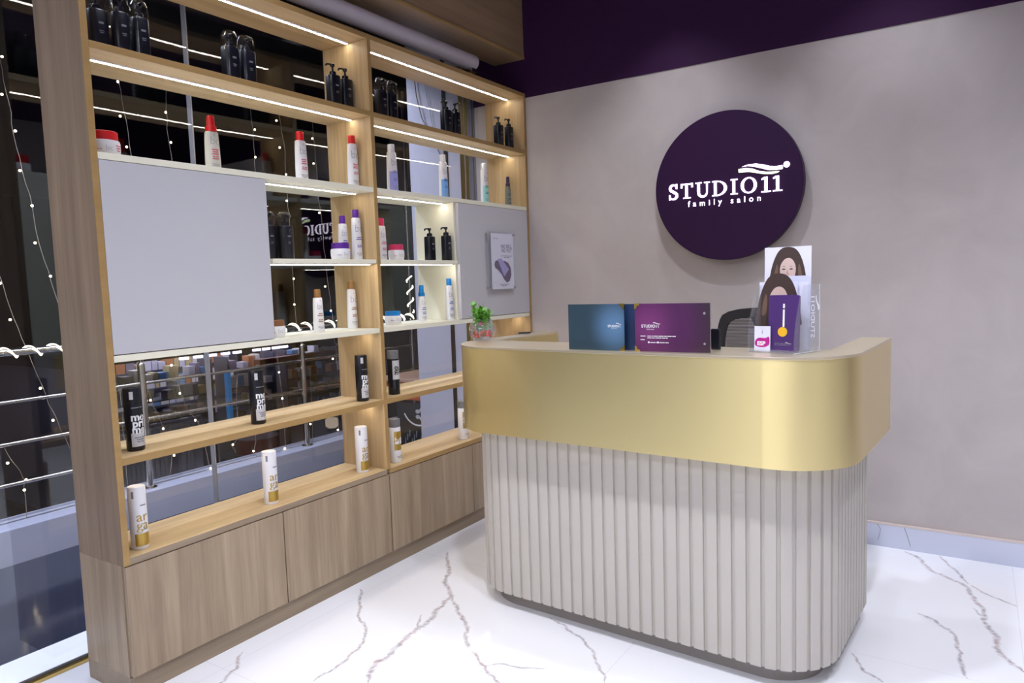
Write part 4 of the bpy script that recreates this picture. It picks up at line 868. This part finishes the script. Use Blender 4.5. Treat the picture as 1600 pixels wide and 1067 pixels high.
for k in range(5): ell(b, .045+.034*math.cos(k*1.26), .395+.034*math.sin(k*1.26), .022, .016, 'silver', -.0137, 14)
for k in range(9): poly(b, [(-.12+.022*k, .16+.03*(k % 3)), (-.11+.022*k, .16+.03*(k % 3)), (-.105+.022*k, .21+.03*(k % 3)), (-.115+.022*k, .21+.03*(k % 3))], 'greyprint', -.0136)
b.build('print', t)

# the mall beyond the railing
struct(bx('floor_lower', -16, -1.98, -12, 16, -2.9, -2.8, 'mallgrey'))
struct(bx('wall_far', -16, -15.8, -12, 16, -2.8, 5, 'mallgrey'))
struct(bx('ceiling_mall', -16, -.45, -12, 16, 3.6, 3.8, 'mallgrey'))
struct(bx('wall_mall_end', -16, -.40, 15.8, 16, -2.8, 5, 'mallgrey'))
# lit shop across the atrium
white_e = emit('shop_light_panel', (.72, .66, 1), 3.5)
struct(bx('floor_shop', -13, -9, 1.5, 9, -2.2, -2.1, 'mallmid')); struct(bx('wall_shop_back', -13, -12.9, 1.5, 9, -2.1, .235, prin('shop_back_wall', (.16, .15, .20), .6)))
struct(bx('ceiling_shop', -13, -9, 1.5, 9, .2355, .40, 'mallgrey'))
for r_, (xx, zz, ys) in enumerate(((-9.2, .17, (3.45, 3.72, 4.0, 4.27, 4.52)), (-9.2, .17, (4.95, 5.17, 5.40, 5.60)), (-10.8, .17, (3.8, 4.1, 4.4, 4.7, 5.0)))):
    for li, y in enumerate(ys):
        b = MB(); b.box(-.03, .03, -.075, .075, 0, .065, white_e); o = b.build('shop_light'); o.location = (xx, y, zz); tag(o, 'violet-white light panel across the atrium, %s from the left in the %s' % (['first', 'second', 'third', 'fourth', 'fifth'][li], ['left front row', 'right front row', 'dimmer row behind'][r_]), 'light', 'shop lights across the atrium')
area('shop_lamp', (-10.5, 4.6, .15), 2.4, 4, 40, (.8, .78, 1))
cols = [(.55, .55, .60), (.70, .68, .62), (.50, .20, .08), (.16, .30, .50), (.55, .45, .22), (.25, .22, .28), (.62, .62, .70)]
gm = [prin('goods_%d' % i, c, .5) for i, c in enumerate(cols)]
rg = random.Random(11); cn = ['pale grey', 'cream', 'orange', 'blue', 'yellow', 'dark', 'white']; ORD = ['first', 'second', 'third', 'fourth', 'fifth', 'sixth', 'seventh', 'eighth', 'ninth', 'tenth', 'eleventh', 'twelfth', 'thirteenth', 'fourteenth', 'fifteenth', 'sixteenth', 'seventeenth', 'eighteenth', 'nineteenth', 'twentieth', 'twenty-first', 'twenty-second', 'twenty-third', 'twenty-fourth', 'twenty-fifth', 'twenty-sixth', 'twenty-seventh', 'twenty-eighth']; rn = ['left', 'centre', 'back', 'right']
for r_, (xx, y0, y1) in enumerate(((-9.6, 2.3, 4.1), (-9.6, 4.45, 5.5), (-11.2, 2.6, 5.8), (-9.6, 5.8, 7.6))):
    t = empty('shop_rack', (xx, (y0+y1)/2, -2.1), 'dim goods rack %s in the shop across the atrium' % ('nearest the left, behind the glass', 'narrow one in the centre', 'long one at the back', 'rightmost')[r_], 'rack')
    b = MB()
    for z in (.9, 1.25, 1.6, 1.95): b.box(-.2, .2, -(y1-y0)/2, (y1-y0)/2, z-.02, z, 'mallmid')
    for s_ in (-1, 1): b.box(-.2, .2, s_*(y1-y0)/2-.02, s_*(y1-y0)/2+.02, 0, 2.2, 'mallmid')
    b.build('frame', t)
    for z in (.9, 1.25, 1.6, 1.95):
        y = y0+.06; ni = -1
        while y < y1-.16:
            w_ = rg.uniform(.07, .17); h_ = rg.uniform(.10, .27)
            if rg.random() < .85:
                ni += 1
                b = MB(); gi = rg.randrange(7); b.box(-.1, .1, 0, w_, .001, h_, gm[gi]); o = b.build('boxed_goods'); o.location = (xx+.06, y, z-2.1); tag(o, '%s box, %s from the left on the %s shelf of the %s far rack' % (cn[gi], ORD[ni], {.9: 'lowest', 1.25: 'second', 1.6: 'third', 1.95: 'top'}[z], rn[r_]), 'box', 'goods on the %s far rack' % rn[r_])
            y += w_+.02
b = MB(); b.box(-.05, .05, -.035, .035, .8, 1.95, prin('blue_display', (.02, .14, .42), .4, emi=(.05, .35, .9), es=.2)); b.box(-.05, .05, -.035, .035, 0, .8, 'mallmid'); o = b.build('display_column'); o.location = (-9.2, 4.28, -2.1); tag(o, 'glowing blue display column in the shop across the atrium', 'display')
b = MB(); b.box(-.1, .1, -1.5, 1.5, 0, .09, prin('orange_reflection', (.55, .16, .06), .5)); o = b.build('reflection_strip'); o.location = (-8.9, 6.2, -.05); tag(o, 'dull orange horizontal fascia strip right of the far shop', 'reflection')  # an orange reflection, built as a solid coloured strip
# round kiosk below
t = empty('round_kiosk', (-6.1, 2.5, -2.8), 'dark round kiosk with red band down in the atrium, under the lower shelf', 'kiosk')
b = MB(); b.lathe([(.40, 0), (.40, 1.7), (.46, 1.75), (.46, 1.86), (.38, 1.9)], 'mallmid', 32); b.build('drum', t)
b = MB(); b.lathe([(.30, 1.9), (.30, 2.1)], prin('kiosk_red', (.45, .04, .04), .4), 28); b.build('red_band', t)
t = empty('white_urn', (-6.1, 3.9, -2.8), 'pale round lamp-topped stand in the atrium beside the middle upright', 'stand')
b = MB(); b.lathe([(.10, 0), (.10, 1.95)], 'mallmid', 20); b.build('stem', t)
b = MB(); b.lathe([(.06, 1.95), (.10, 1.98), (.10, 2.08), (.08, 2.10)], prin('urn_white', (.7, .62, .55), .4, emi=(1, .8, .6), es=.3), 20); b.build('bowl', t)
# opposite balcony parapet and columns, dim
for y in (-3.4, -.2, 9.5):
    o = bx('column', -9.0, -8.5, y-.3, y+.3, -2.8, 3.6, 'mallgrey'); o.name = 'column'; tag(o, 'tall dim square column across the atrium, %s' % {-3.4: 'left of the shelving', -.2: 'behind the left bay', 9.5: 'right of the lit shop'}[y], 'column')
